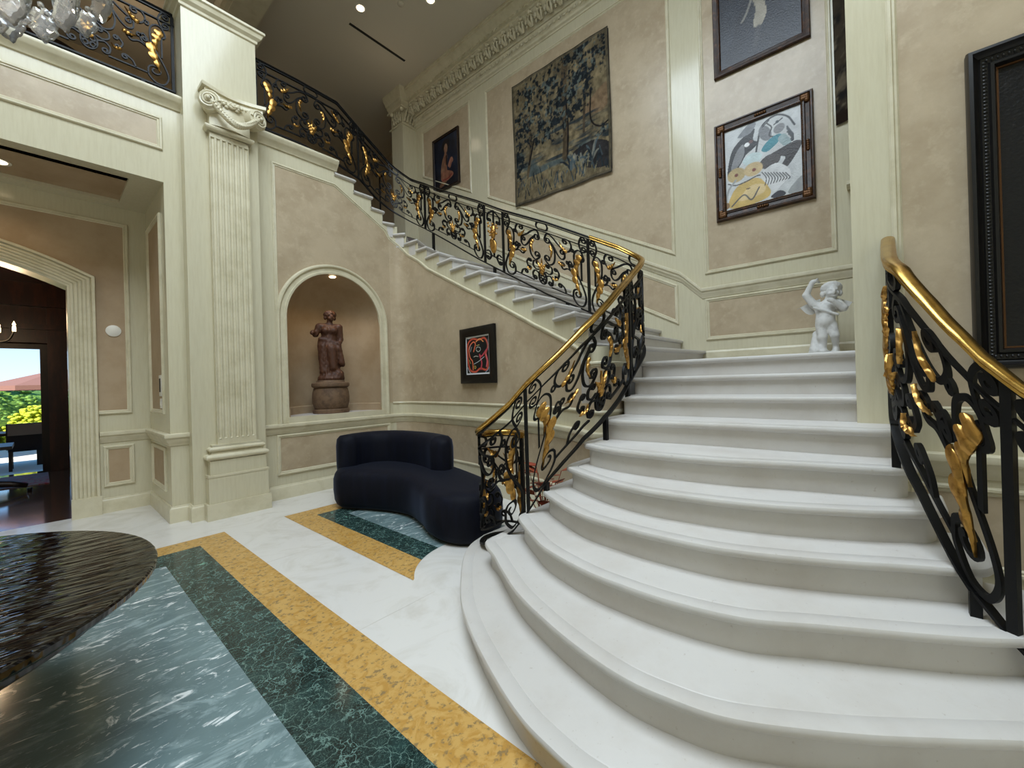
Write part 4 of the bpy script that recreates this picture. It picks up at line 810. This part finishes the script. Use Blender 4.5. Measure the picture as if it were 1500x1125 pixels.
# big dark picture on the right wall
o=empty('framed_painting',(XR-.001,-1.43,2.445),'very large near-black painting in dark beaded frame on the right wall','painting',rz=RZB); w,h=1.87,1.81
frame(o,w,h,.115,.06,'black_frame',[(0,0),(0,.05),(.06,.072),(.2,.075),(.3,.05),(.42,.04),(.48,.045),(.72,.04),(.8,.05),(.92,.05),(1,.03),(1,.01)])
bd=MB(); n=84
for i in range(n):
    a=-.5+(i+.5)/n
    for sx in (-1,1): bd.ball((sx*(w/2-.069),-.038,a*(h-.14)),(.013,.011,.0095),4,6); bd.ball((a*(w-.14),-.038,sx*(h/2-.069)),(.0095,.011,.013),4,6)
bd.build('frame_beading','black_frame',o,smooth=True)
MB().mould([(-.815,-.012,-.785),(.815,-.012,-.785),(.815,-.012,.785),(-.815,-.012,.785)],(0,-1,0),[(-.006,0),(-.004,.010),(.004,.010),(.006,0)],closed=True).build('slip','gilt_bead',o)
p=Paint(60,60,1).fill((9,9,12)); p.blend((fbm(p.u*3,p.v*3,31)-.5)*1.5,(20,19,20)); p.ell(.62,.62,.2,.25,(16,15,16),soft=.5); canvas(o,p,w-.22,h-.22,.012,'oil_paint')
# small framed print on the curved wall
s0,s1=wofy(4.53),wofy(3.72); a=woff(s0,.004); b=woff(s1,.004); L_=math.dist(a,b); ang=math.atan2(b[1]-a[1],b[0]-a[0])
o=empty('framed_print',((a[0]+b[0])/2-.012,(a[1]+b[1])/2,1.935),'small red and black abstract print in wide black frame under the stairs','picture',rz=ang)
w,h=L_,.80; frame(o,w,h,.125,.045,'black_frame',[(0,0),(0,.04),(.1,.045),(.8,.036),(1,.03),(1,.012)])
p=Paint(110,130,.9).fill((222,222,226)); p.poly([(.05,.05),(.95,.05),(.95,.95),(.05,.95)],(16,22,24),smooth=False)
for (c,pts,wd) in [((150,60,44),[(.12,.25),(.08,.5),(.1,.8),(.3,.92),(.55,.88),(.8,.9),(.92,.7),(.82,.5),(.9,.3),(.85,.12),(.6,.16),(.4,.08),(.2,.12),(.12,.25)],.034),((176,86,58),[(.3,.14),(.28,.35),(.18,.46),(.15,.7),(.32,.84),(.42,.78),(.34,.6)],.022),((140,48,60),[(.88,.62),(.66,.46),(.58,.5),(.66,.3),(.62,.14)],.03),((196,120,70),[(.45,.84),(.6,.9),(.74,.82)],.018),((170,80,92),[(.84,.5),(.88,.36),(.84,.2)],.022)]:
    p.line(pts,wd,c); p.line(pts,wd*.4,tuple(min(255,int(x*1.35+12)) for x in c))
for pts,c in [([(.44,.66),(.5,.7),(.6,.68),(.62,.62),(.52,.58),(.44,.64)],(200,204,196)),([(.46,.74),(.58,.75)],(206,190,120)),([(.2,.6),(.26,.72)],(170,176,180)),([(.16,.66),(.22,.78)],(170,176,180)),([(.34,.28),(.54,.34),(.76,.44)],(190,200,206)),([(.34,.46),(.42,.48),(.52,.46)],(196,190,180)),([(.14,.4),(.2,.3)],(200,180,100)),([(.36,.24),(.42,.2),(.38,.16),(.34,.22)],(200,170,80)),([(.08,.2),(.14,.1),(.2,.06)],(220,220,224)),([(.8,.06),(.9,.12),(.94,.18)],(160,190,220)),([(.1,.94),(.3,.95)],(170,170,170)),([(.9,.86),(.93,.6)],(130,130,136))]: p.line(pts,.008,c)
canvas(o,p,w-.235,h-.235,.016,'print_paper','print')
# ------------------------------------------------------------------ sculpture
def woman(X,Y,Z):
    # local: x viewer right, y away, z up (0..1.12)
    th=np.arctan2(Y,X); z=np.clip(Z,0,1.2)
    r=np.interp(Z,[-.02,0,.05,.2,.4,.55,.64,.72,.80,.88],[.17,.165,.15,.135,.145,.15,.12,.115,.13,.10])
    cx=np.interp(Z,[0,.3,.55,.75,.9],[.0,.0,-.015,0,.0]); fold=.010*np.sin(th*9+Z*9)+.007*np.sin(th*17-Z*14); fold=fold*np.clip((.66-Z)*5,0.15,1)
    body=(np.sqrt((X-cx)**2+((Y)/.78)**2)-r-fold)*.75; body=np.maximum(body,np.maximum(-Z,Z-.86))
    d=body
    d=smin(d,cone(X,Y,Z,(-.13,0,.86),(.13,0,.85),.055,.052),.05)
    d=smin(d,elli(X,Y,Z,(-.055,-.085,.79),(.055,.05,.05)),.03); d=smin(d,elli(X,Y,Z,(.06,-.085,.79),(.055,.05,.05)),.03)
    d=smin(d,cone(X,Y,Z,(.0,0,.86),(.01,-.005,.94),.045,.042),.03)
    d=smin(d,cone(X,Y,Z,(-.15,0,.85),(-.20,-.02,.73),.052,.042),.03); d=smin(d,cone(X,Y,Z,(-.20,-.02,.73),(-.235,-.08,.765),.04,.03),.02); d=smin(d,elli(X,Y,Z,(-.245,-.1,.745),(.03,.035,.035)),.015)
    d=smin(d,cone(X,Y,Z,(.15,.0,.85),(.165,.02,.66),.05,.042),.03); d=smin(d,cone(X,Y,Z,(.165,.02,.66),(.12,-.06,.52),.04,.032),.02); d=smin(d,elli(X,Y,Z,(.12,-.09,.50),(.035,.03,.04)),.02)
    # girdle and hanging drapery
    d=smin(d,cone(X,Y,Z,(-.13,-.06,.66),(.13,-.07,.58),.03,.035),.02); d=smin(d,cone(X,Y,Z,(.13,-.07,.58),(.17,-.05,.28),.035,.05),.03); d=smin(d,cone(X,Y,Z,(-.13,-.02,.62),(-.10,-.06,.15),.04,.05),.04); d=smin(d,cone(X,Y,Z,(.16,-.02,.3),(.19,-.03,.24),.03,.03),.03)
    d=smin(d,cone(X,Y,Z,(.03,-.10,.50),(.05,-.11,.2),.06,.045),.05)
    # feet and rocky foot
    d=smin(d,elli(X,Y,Z,(.02,-.02,.03),(.19,.15,.06)),.05); d=smin(d,elli(X,Y,Z,(.12,-.06,.10),(.08,.08,.07)),.04)
    return d+.003*np.sin(X*90)*np.sin(Z*70)*np.sin(Y*80)
def whead(X,Y,Z,c,tx,hairr):
    x,y,z=X-c[0],Y-c[1],Z-c[2]; ca,sa=math.cos(tx),math.sin(tx); x,y=x*ca+y*sa,-x*sa+y*ca
    d=elli(x,y,z,(0,0,0),(.058,.066,.078)); d=smin(d,elli(x,y,z,(0,-.035,-.045),(.036,.034,.034)),.02); d=smin(d,elli(x,y,z,(0,-.072,-.012),(.012,.018,.024)),.012)
    for s in (-1,1):
        d=np.maximum(d,-elli(x,y,z,(s*.024,-.07,.012),(.015,.014,.009))); d=smin(d,elli(x,y,z,(s*.024,-.058,.011),(.011,.010,.008)),.003); d=smin(d,elli(x,y,z,(s*.03,-.05,-.028),(.02,.018,.018)),.015); d=smin(d,elli(x,y,z,(s*.062,.0,-.005),(.010,.018,.024)),.006)
    d=np.maximum(d,-elli(x,y,z,(0,-.072,-.047),(.018,.01,.005))); d=smin(d,elli(x,y,z,(0,-.062,-.057),(.016,.010,.006)),.005)
    h=elli(x,y,z,(0,.018,.028),(.074*hairr,.074*hairr,.068*hairr)); h=h+.008*np.sin(x*75+1)*np.sin(y*70)*np.sin(z*80)
    for i in range(9):
        a=PI*(i/8)-.0; h=smin(h,elli(x,y,z,(.07*hairr*math.cos(a),.012-.03*math.sin(a),.03+.045*math.sin(a)),(.026,.026,.026)),.008)
    for s in (-1,1): h=smin(h,elli(x,y,z,(s*.072,.015,-.02),(.024,.028,.034)),.01)
    h=np.maximum(h,-(elli(x,y,z,(0,-.075,-.015),(.046,.05,.055))))
    return d,h
sw=empty('statue',(3.06,6.47,1.648),'brown terracotta statue of a draped woman standing on round pedestal in the arched niche','statue',rz=math.radians(-25))
hc=(.02,-.01,1.02)
m=snet(lambda X,Y,Z: smin(woman(X,Y,Z),whead(X,Y,Z,hc,.35,1.)[0],.018),(-.32,-.26,-.03),(.28,.24,1.16),.0095); m.build('figure','terracotta',sw,smooth=True)
m=snet(lambda X,Y,Z: whead(X,Y,Z,hc,.35,1.12)[1],(-.12,-.14,.88),(.16,.14,1.16),.007); m.build('hair','terracotta',sw,smooth=True)
pdl=empty('pedestal',(3.06,6.47,NZ),'round weathered stone pedestal under the terracotta statue in the niche','pedestal')
MB().lathe([(.001,0),(.262,0),(.27,.01),(.27,.055),(.262,.065),(.24,.07),(.255,.10),(.272,.17),(.275,.25),(.268,.33),(.25,.395),(.24,.40),(.262,.41),(.278,.425),(.282,.45),(.275,.475),(.262,.485),(.215,.488),(.21,.5),(.20,.52),(.001,.52)],0,0,48).build('drum','stone_pedestal',pdl,autos=35)
# winged boy on the landing
def boy(X,Y,Z):
    c=lambda a,b,ra,rb: cone(X,Y,Z,a,b,ra,rb)
    d=elli(X,Y,Z,(.0,0,.435),(.080,.068,.10)); d=smin(d,elli(X,Y,Z,(-.005,-.012,.355),(.078,.07,.07)),.04); d=smin(d,elli(X,Y,Z,(.0,.005,.505),(.090,.060,.06)),.04)
    d=smin(d,c((-.035,0,.32),(-.03,-.02,.20),.054,.042),.018); d=smin(d,c((-.03,-.02,.20),(-.025,.0,.075),.040,.027),.012); d=smin(d,elli(X,Y,Z,(-.025,-.03,.055),(.033,.06,.025)),.02)
    d=smin(d,c((.04,0,.32),(.068,-.03,.21),.054,.040),.012); d=smin(d,c((.068,-.03,.21),(.075,.04,.105),.038,.026),.012); d=smin(d,elli(X,Y,Z,(.075,.04,.07),(.03,.05,.028)),.02)
    d=smin(d,c((-.095,0,.54),(-.155,-.01,.645),.04,.033),.025); d=smin(d,c((-.155,-.01,.645),(-.11,-.02,.75),.031,.024),.015); d=smin(d,elli(X,Y,Z,(-.09,-.025,.775),(.032,.022,.022)),.015)
    for i in range(4): d=smin(d,c((-.085,-.025,.775),(-.055+.006*i,-.04+.012*i,.80-.014*i),.009,.007),.004)
    d=smin(d,c((.095,0,.54),(.145,-.06,.47),.04,.034),.025); d=smin(d,c((.145,-.06,.47),(.06,-.105,.545),.031,.024),.015); d=smin(d,elli(X,Y,Z,(.04,-.105,.56),(.028,.022,.022)),.01)
    d=smin(d,c((.02,0,.55),(.04,-.005,.60),.04,.036),.02)
    d=smin(d,c((-.09,-.075,.50),(.10,-.07,.41),.012,.012),.012)   # sash
    d=smin(d,elli(X,Y,Z,(.0,.03,.012),(.15,.11,.04)),.03); d=smin(d,c((-.10,.03,.0),(-.085,.04,.24),.06,.028),.03); d=smin(d,elli(X,Y,Z,(-.085,-.02,.06),(.06,.06,.06)),.03)
    return d+.002*np.sin(X*120)*np.sin(Z*110)*(Z<.28)*(X<-.05)
cs_=empty('statue',(5.62,.285,ZL),'white marble statue of a winged boy with raised arm on the landing','statue',rz=math.radians(-88))
hc=(.055,-.01,.655)
m=snet(lambda X,Y,Z: smin(boy(X,Y,Z),whead(X,Y,Z,hc,.3,.98)[0],.012),(-.22,-.16,-.01),(.22,.18,.82),.0085); m.build('figure','statue_marble',cs_,smooth=True)
m=snet(lambda X,Y,Z: whead(X,Y,Z,hc,.3,.98)[1],(-.06,-.14,.54),(.18,.12,.78),.007); m.build('hair','statue_marble',cs_,smooth=True)
cs_.scale=(1.07,1.07,1.07)
for sx in (-1,1):
    wm=MB(); rows=[]
    for i in range(9):
        f=i/8; rows.append([(sx*(.04+.20*f),.07+.02*math.sin(f*3)+dy,.60-.08*f**1.5-.15*math.sin(PI*min(1,f*1.1+.08))**.7*g*(1-.3*f)) for g,dy in ((0,0),(.5,.012),(1,.0),(1,-.012),(.5,-.014),(0,-.014))])
    wm.grid(rows,cv=True); wm.poly(rows[0]); wm.poly(rows[-1][::-1]); wm.build('wing','statue_marble',cs_,autos=60)
# ------------------------------------------------------------------ chandelier over the table
ch=empty('chandelier',(-.42,3.0,3.47),'crystal chandelier with leaf-shaped pendants at the top left corner','chandelier')
mb=MB().lathe([(.001,-.02),(.05,0),(.09,.06),(.05,.14),(.03,.3),(.06,.42),(.1,.5),(.05,.6),(.03,.9),(.06,1.0),(.02,1.1),(.02,5.1),(.001,5.1)],0,0,14); mb.build('stem','crystal',ch,smooth=True)
def arm(a,r,z0,z1):
    ca,sa=math.cos(a),math.sin(a); pts=crspline([(.05,z0),(r*.35,z0-.13),(r*.7,z0-.10),(r*.95,z0+.02),(r,z1)],5); return [(x*ca,x*sa,z) for x,z in pts]
for i in range(12):
    a=2*PI*i/12+.1; p_=arm(a,.66,.28,.32); MB().tube(p_,.012,6).build('arm','crystal',ch,smooth=True)
    e=p_[-1]; MB().lathe([(.001,0),(.055,.012),(.06,.02),(.001,.012)],e[0],e[1],12,e[2]).build('drip_pan','crystal',ch,smooth=True)
    MB().lathe([(.001,.01),(.012,.01),(.012,.10),(.001,.10)],e[0],e[1],8,e[2]).build('candle','white_plastic',ch,smooth=True)
    MB().lathe([(.001,.10),(.012,.115),(.015,.13),(.008,.16),(.001,.18)],e[0],e[1],8,e[2]).build('candle_bulb','bulb',ch,smooth=True)
def pendant(big=True):
    m=MB(); n=36; s=1.
    if big:
        out=[]
        for i in range(n):
            a=2*PI*i/n; r=.045*(1+.10*math.cos(5*a)+.07*math.cos(9*a+.6)); out.append((r*math.sin(a),-.055-1.35*r*math.cos(a)*-1*-1))
        m.add([(x,-.004,z) for x,z in out]+[(x*.72,-.011,(z+.055)*.72-.055) for x,z in out]+[(x,.004,z) for x,z in out]+[(x*.72,.011,(z+.055)*.72-.055) for x,z in out],[])
        for i in range(n):
            j=(i+1)%n; m.f+=[(i,j,n+j,n+i),(2*n+j,2*n+i,3*n+i,3*n+j),(j,i,2*n+i,2*n+j)]
        m.f+=[tuple(range(n,2*n)),tuple(range(3*n,4*n))[::-1]]
        m.ball((0,0,.018),.012,5,6)
    else:
        rows=[[(r*math.cos(2*PI*k/6),r*math.sin(2*PI*k/6),z) for k in range(6)] for r,z in ((.001,.02),(.012,.01),(.02,-.02),(.016,-.12),(.001,-.17))]; m.grid(rows,cv=True)
    return m
pb=pendant(True).build('pendant','crystal',ch,autos=20); ps=pendant(False).build('prism_drop','crystal',ch)
first={True:pb,False:ps}; used={True:False,False:False}; cnt=0
for (r,z,nn,big,off) in ((.70,.28,30,True,0),(.58,.17,26,True,.1),(.42,.10,20,True,.2),(.25,.02,8,True,0),(.66,.42,12,False,.13)):
    for i in range(nn):
        a=2*PI*i/nn+off; src=first[big]
        if used[big]: o=src.copy(); C.objects.link(o)
        else: o=src; used[big]=True
        o.location=(r*math.cos(a),r*math.sin(a),z+.04*math.sin(i*2.3)); o.rotation_euler=(.1*math.sin(i*3),.12*math.cos(i*5),a+PI/2+.5*math.sin(i*7)); k=1.2+.3*math.sin(i*1.7); o.scale=(k,k,k); cnt+=1
# ------------------------------------------------------------------ small fittings
o=empty('wall_speaker',(.655,YP-.004,2.36),'small round white speaker cover on the portico wall beside the arch','speaker'); MB().grid([[(r*math.cos(2*PI*k/28),-d,r*math.sin(2*PI*k/28)) for k in range(28)] for r,d in ((.075,0),(.075,.012),(.07,.016),(.001,.017))],cv=True).build('grille','white_plastic',o,autos=40)
o=empty('wall_keypad',(1.0,6.62,1.62),'white wall keypad on the return wall of the portico','switch'); MB().box(-.014,0,-.06,.06,-.13,.13).build('plate','white_plastic',o); MB().box(-.017,-.013,-.035,.035,-.08,.09).build('screen','slot_black',o)
o=empty('light_switch',(1.0,6.62,1.40),'white light switch plate below the wall keypad','switch'); MB().box(-.012,0,-.045,.045,-.06,.06).build('plate','white_plastic',o); MB().box(-.018,-.011,-.012,.012,-.025,.025).build('toggle','white_plastic',o)
def downlight(x,y,z,label,r=.07):
    o=empty('recessed_downlight',(x,y,z),label,'light'); MB().lathe([(r,-.001),(r+.025,-.006),(r+.03,.0),(r,.002)],0,0,20).build('rim','white_plastic',o,smooth=True); MB().lathe([(.001,-.003),(r,-.003),(r,.0),(.001,.0)],0,0,20).build('lamp','downlight',o)
downlight(3.96,6.80,ZC,'recessed ceiling downlight above the upper flight, left of the smoke detector'); downlight(4.72,5.73,ZC,'recessed ceiling downlight above the upper flight, right of the smoke detector'); downlight(-.24,6.9,ZS,'recessed downlight in the portico soffit')
o=empty('smoke_detector',(4.40,6.18,ZC),'round smoke detector on the ceiling between two downlights','detector'); MB().lathe([(.001,-.03),(.05,-.03),(.06,-.01),(.06,0),(.001,0)],0,0,20).build('cover','ceiling_paint',o,smooth=True)
o=empty('air_slot',(4.6,7.24,ZC+.002),'long narrow black air slot in the ceiling above the stairs','vent'); MB().box(-.62,.62,-.03,.03,-.006,0).build('slot','slot_black',o); MB().box(-.64,.64,-.045,-.03,-.008,0).build('slot_edge','ceiling_paint',o)
# ------------------------------------------------------------------ room behind the arch and the terrace
MB().box(-5.2,3.2,7.5,12.7,-.1,-.001).build('floor_room','wood_floor',**st)
MB().box(-5.2,3.2,YP+.3,12.7,3.75,3.9).build('ceiling_room','mahogany',**st)
MB().box(.36+.0,3.2,YP+.31,YP+.33,0,3.75).build('wall_room_near','mahogany',**st)
fw=empty('wall_room_far',**st)
MB().box(-5.2,-2.6,12.5,12.7,0,3.75).box(-2.6,.13,12.5,12.7,2.56,3.75).box(.13,.40,12.45,12.7,0,3.75).box(.40,.85,12.5,12.7,2.45,3.75).box(.85,3.2,12.5,12.7,0,3.75).build('wall_surface','mahogany',fw)
MB().mould([(-2.6,12.5,0),(-2.6,12.5,2.56),(.13,12.5,2.56),(.13,12.5,0)],(0,-1,0),[(-.1,0),(-.1,.05),(.0,.05),(.03,.02),(.03,-.2)]).build('opening_casing','dark_wood',fw,autos=30)
MB().box(-5.2,3.2,12.40,12.5,2.85,2.95).box(-5.2,3.2,12.3,12.5,3.3,3.75).build('room_cornice','mahogany',fw)
MB().box(-5.3,-5.2,7.4,12.7,0,3.75).build('wall_room_left','mahogany',**st); MB().box(3.2,3.3,7.4,12.7,0,3.75).build('wall_room_right','mahogany',**st)
MB().box(-5.4,3.3,12.7,40,-.12,-.02).build('floor_terrace','terrace_stone',**st)
o=empty('rug',(-1.4,11.55,0),'patterned grey and red rug on the wooden floor of the far room','rug'); MB().box(-1.5,1.5,-.75,.75,0,.012).build('pile','rug_wool',o)
# table on castor feet
o=empty('console_table',(-1.0,10.35,0),'dark carved table foot on castors seen through the arch','table')
MB().box(-.75,.72,-.4,.4,.72,.77).build('tabletop','dark_wood',o); MB().tube([(0,0,.2),(0,0,.45),(0,0,.72)],[.09,.06,.1],12).build('column','dark_wood',o,smooth=True)
for a in (0,PI):
    c_=math.cos(a); MB().tube([(0,0,.24),(c_*.35,0,.2),(c_*.7,-.05,.14),(c_*.86,-.08,.09)],[.09,.06,.05,.035],10).build('foot','dark_wood',o,smooth=True); MB().lathe([(.001,0),(.03,0),(.03,.05),(.001,.05)],c_*.88,-.08,12).build('castor','black_frame',o,smooth=True)
o=empty('dining_table',(-1.3,14.4,-.02),'long dark table standing on the terrace beyond the far opening','table'); MB().box(-1.6,1.6,-.45,.45,.70,.76).build('tabletop','dark_wood',o)
for sx in (-1.3,1.3):
    for sy in (-.3,.3): MB().box(sx-.05,sx+.05,sy-.05,sy+.05,0,.70).build('leg','dark_wood',o)
def chair(x,y,label):
    o=empty('terrace_chair',(x,y,-.02),label,'chair',group='chairs at the terrace table'); MB().box(-.28,.28,-.28,.28,.40,.5).build('seat','dark_fabric',o); MB().box(-.3,.3,-.32,-.22,.45,.98).build('backrest','dark_fabric',o); MB().box(-.28,.28,-.335,-.32,.74,.97).build('back_cover','pale_fabric',o)
    for sx in (-.25,.25):
        for sy in (-.26,.24): MB().box(sx-.025,sx+.025,sy-.025,sy+.025,0,.4).build('leg','dark_wood',o)
for i,(x,lb) in enumerate(((-.92,'dark terrace chair with pale back, leftmost of those seen through the arch'),(-.15,'dark terrace chair with pale back, beside the dark post of the far opening'))): chair(x,13.6,lb)
def parasol(x,y,label):
    o=empty('parasol',(x,y,-.22),label,'parasol',group='terrace parasols'); n=8
    top=[(0,0,2.5)]; rim=[(1.5*math.cos(2*PI*k/n+.2),1.5*math.sin(2*PI*k/n+.2),2.02) for k in range(n)]; val=[(p[0],p[1],1.90) for p in rim]
    m=MB(); m.add(top+rim+val,[(0,1+k,1+(k+1)%n) for k in range(n)]+[(1+k,1+n+k,1+n+(k+1)%n,1+(k+1)%n) for k in range(n)]); m.build('canopy','parasol_canvas',o); MB().tube([(0,0,0),(0,0,2.5)],.025,8).build('pole','dark_wood',o)
    for k in range(n): MB().tube([(0,0,2.46),(rim[k][0]*.98,rim[k][1]*.98,2.0)],.01,5).build('rib','dark_wood',o)
parasol(-2.9,17.0,'terracotta parasol at the left edge beyond the far opening'); parasol(.45,17.3,'terracotta parasol beside the dark post of the far opening')
def bush(name,x,y,r,z,m,label,cat,seed,kind=None):
    rnd=random.Random(seed); f=MB()
    for i in range(650):
        a=rnd.random()*6.283; b=math.acos(rnd.uniform(-.3,1)); R_=rnd.uniform(.8,1.05); c=(r[0]*R_*math.sin(b)*math.cos(a),r[1]*R_*math.sin(b)*math.sin(a),z+r[2]*R_*math.cos(b)); s=rnd.uniform(.05,.11)*r[2]
        f.ball(c,(s,s,s*.6),4,6)
    f.ball((0,0,z),(r[0]*.86,r[1]*.86,r[2]*.86),10,14)
    o=empty(name,(x,y,-.02),label,cat); f.build('foliage',m,o,autos=70); MB().tube([(0,0,0),(0,0,max(.1,z))],.08 if z>1 else .04,8).build('trunk','dark_wood',o)
for i,(x,rx) in enumerate(((-3.4,1.1),(-1.6,1.1),(.1,1.1))): bush('hedge_bush',x,19.4,(rx*.74,.6,1.0),.25,'foliage_yellow',['yellow-green bush farthest left beyond the terrace','yellow-green bush in the middle beyond the terrace','yellow-green bush nearest the dark post beyond the terrace'][i],'bush',40+i)
bush('tree',-1.4,27,(3.0,2,1.2),.9,'foliage','round green tree behind the yellow bushes, seen through the arch','tree',51); bush('tree',-6.0,30,(3,2,1.0),.8,'foliage','low green tree at far left behind the terrace bushes','tree',52); bush('tree',3.4,34,(2.6,2,1.1),.8,'foliage','green tree partly hidden by the dark post','tree',53)
# small chandelier in the far room
c2=empty('chandelier',(-.55,10.0,2.35),'small lit bronze chandelier hanging in the room beyond the arch','chandelier')
MB().lathe([(.001,0),(.05,.03),(.03,.1),(.06,.2),(.03,.4),(.012,.5),(.012,1.4),(.001,1.4)],0,0,12).build('stem','black_frame',c2,smooth=True)
for i in range(6):
    a=2*PI*i/6; q_=[(math.cos(a)*r,math.sin(a)*r,z) for r,z in ((.04,.15),(.14,.03),(.26,.06),(.32,.2))]; MB().tube(crspline(q_,4),.012,6).build('arm','black_frame',c2,smooth=True)
    MB().lathe([(.001,.2),(.02,.2),(.02,.27),(.012,.28),(.018,.31),(.001,.36)],q_[-1][0],q_[-1][1],8).build('candle_bulb','bulb',c2,smooth=True)
# leafy terracotta plant seen low through the railing
pl=empty('potted_plant',(3.04,2.26,0),'reddish leafy plant in small pot on the floor behind the lower railing','plant')
MB().lathe([(.001,0),(.09,0),(.12,.22),(.135,.23),(.135,.26),(.11,.26),(.001,.24)],0,0,20).build('pot','terracotta',pl,autos=40)
lf=MB(); rnd=random.Random(3)
for i in range(34):
    a=rnd.random()*6.28; r=rnd.uniform(.05,.17); z=.3+rnd.random()*.45; c=(r*math.cos(a),r*math.sin(a),z); u_=Vector((math.cos(a),math.sin(a),rnd.uniform(-.2,.8))).normalized(); s_=u_.cross(Vector((0,0,1))).normalized()
    P=[Vector(c)+u_*.15*f+s_*.055*g*math.sin(PI*f)-Vector((0,0,.02*f*f)) for f,g in ((0,0),(.35,1),(.7,.8),(1,0),(.7,-.8),(.35,-1))]; lf.add([tuple(p) for p in P]+[tuple(p-Vector((0,0,.003))) for p in P],[(0,1,2,3,4,5),(11,10,9,8,7,6)]+[(k,(k+1)%6,6+(k+1)%6,6+k) for k in range(6)]); lf.tube([(0,0,.2),(c[0]*.6,c[1]*.6,.2+(z-.2)*.6),c],.004,4)
lf.build('leaves','red_leaf',pl)
# ------------------------------------------------------------------ light and camera
def area(name,loc,rot,sx,sy,e,c):
    l=bpy.data.lights.new(name,'AREA'); l.shape='RECTANGLE'; l.size=sx; l.size_y=sy; l.energy=e; l.color=c; o=bpy.data.objects.new(name,l); C.objects.link(o); o.location=loc; o.rotation_euler=rot; return o
def point(name,loc,e,c,r=.04,spot=None,rot=None):
    l=bpy.data.lights.new(name,'SPOT' if spot else 'POINT'); l.energy=e; l.color=c; l.shadow_soft_size=r
    if spot: l.spot_size=math.radians(spot); l.spot_blend=.6
    o=bpy.data.objects.new(name,l); C.objects.link(o); o.location=loc
    if rot: o.rotation_euler=rot
area('roof_light',((HX0+HX1)/2,(HY0+HY1)/2,ZC+.1),(0,0,0),HX1-HX0,HY1-HY0,1300,(.77,.89,1.))
area('hall_fill',(-5.95,1.2,2.6),(0,-PI/2,0),4.2,4.6,14,(.95,.97,1.))  # added fill in front of the blank front wall, no window there
area('hall_fill',(-1.2,-4.15,3.0),(PI/2,0,0),4.0,4.2,26,(.85,.93,1.))  # second added fill, at the blank near wall, brightens the pier side
point('chandelier_lamp',(-.42,3.0,3.72),45,(1.,.9,.76),.12)
point('niche_spot',(NX,YN+.10,3.2),16,(1.,.72,.42),.05,120,(0,0,0))
point('downlight_spot',(3.96,6.80,ZC-.03),14,(1.,.85,.65),.05,100,(0,0,0)); point('downlight_spot',(4.72,5.73,ZC-.03),14,(1.,.85,.65),.05,100,(0,0,0)); point('soffit_spot',(-.24,6.9,ZS-.03),14,(1.,.75,.5),.05,120,(0,0,0))
point('portico_fill',(-1.6,6.8,ZS-.25),6,(1.,.72,.45),.1)  # added warm fill below the soffit, no fixture at this spot
point('room_lamp',(-.55,10.0,2.75),60,(1.,.7,.42),.12)
point('landing_point',(1.2,9.6,ZC-.8),14,(1.,.75,.5),.15)  # warm point light over the upper landing, without a fixture
point('stair_point',(4.9,7.3,ZC-.9),4,(1.,.82,.62),.15)  # weak warm point light above the upper flight, without a fixture
sn=bpy.data.lights.new('sun','SUN'); sn.energy=24; sn.angle=.02; sn.color=(1,.96,.88); so_=bpy.data.objects.new('sun',sn); C.objects.link(so_); so_.rotation_euler=(math.radians(18),math.radians(-52),0)
wd=bpy.data.worlds.new('sky'); bpy.context.scene.world=wd; wd.use_nodes=True; nt=wd.node_tree; bg=nt.nodes['Background']
tc=nt.nodes.new('ShaderNodeTexCoord'); sx=nt.nodes.new('ShaderNodeSeparateXYZ'); cr_=nt.nodes.new('ShaderNodeValToRGB'); nt.links.new(tc.outputs['Generated'],sx.inputs[0]); nt.links.new(sx.outputs['Z'],cr_.inputs['Fac']); nt.links.new(cr_.outputs['Color'],bg.inputs['Color'])
cr_.color_ramp.elements[0].position=0.; cr_.color_ramp.elements[0].color=col(206,230,246); cr_.color_ramp.elements[1].position=.22; cr_.color_ramp.elements[1].color=col(96,166,232); bg.inputs['Strength'].default_value=2.8
cd=bpy.data.cameras.new('camera'); cam=bpy.data.objects.new('camera',cd); C.objects.link(cam); bpy.context.scene.camera=cam
a_,p_,r_=[math.radians(q) for q in (40.674,.0972,-1.6485)]
f_=Vector((math.cos(p_)*math.cos(a_),math.cos(p_)*math.sin(a_),math.sin(p_))); rt=Vector((math.sin(a_),-math.cos(a_),0)); up_=rt.cross(f_)
r2=rt*math.cos(r_)+up_*math.sin(r_); u2=-rt*math.sin(r_)+up_*math.cos(r_)
M=Matrix((r2,u2,-f_)).transposed().to_4x4(); M.translation=Vector((0,0,1.55)); cam.matrix_world=M
cd.sensor_width=36; cd.sensor_fit='HORIZONTAL'; cd.lens=596.26/1500*36; cd.shift_y=-5.14/1500; cd.clip_start=.05; cd.clip_end=200
sc=bpy.context.scene; sc.view_settings.view_transform='Standard'; sc.view_settings.look='None'; sc.view_settings.gamma=1; sc.view_settings.exposure=-0.76; sc.view_settings.use_curve_mapping=False
sc.cycles.use_denoising=True; sc.cycles.max_bounces=8; sc.cycles.diffuse_bounces=5; sc.cycles.glossy_bounces=4; sc.cycles.transmission_bounces=8; sc.cycles.sample_clamp_indirect=6; sc.cycles.caustics_reflective=False; sc.cycles.caustics_refractive=False
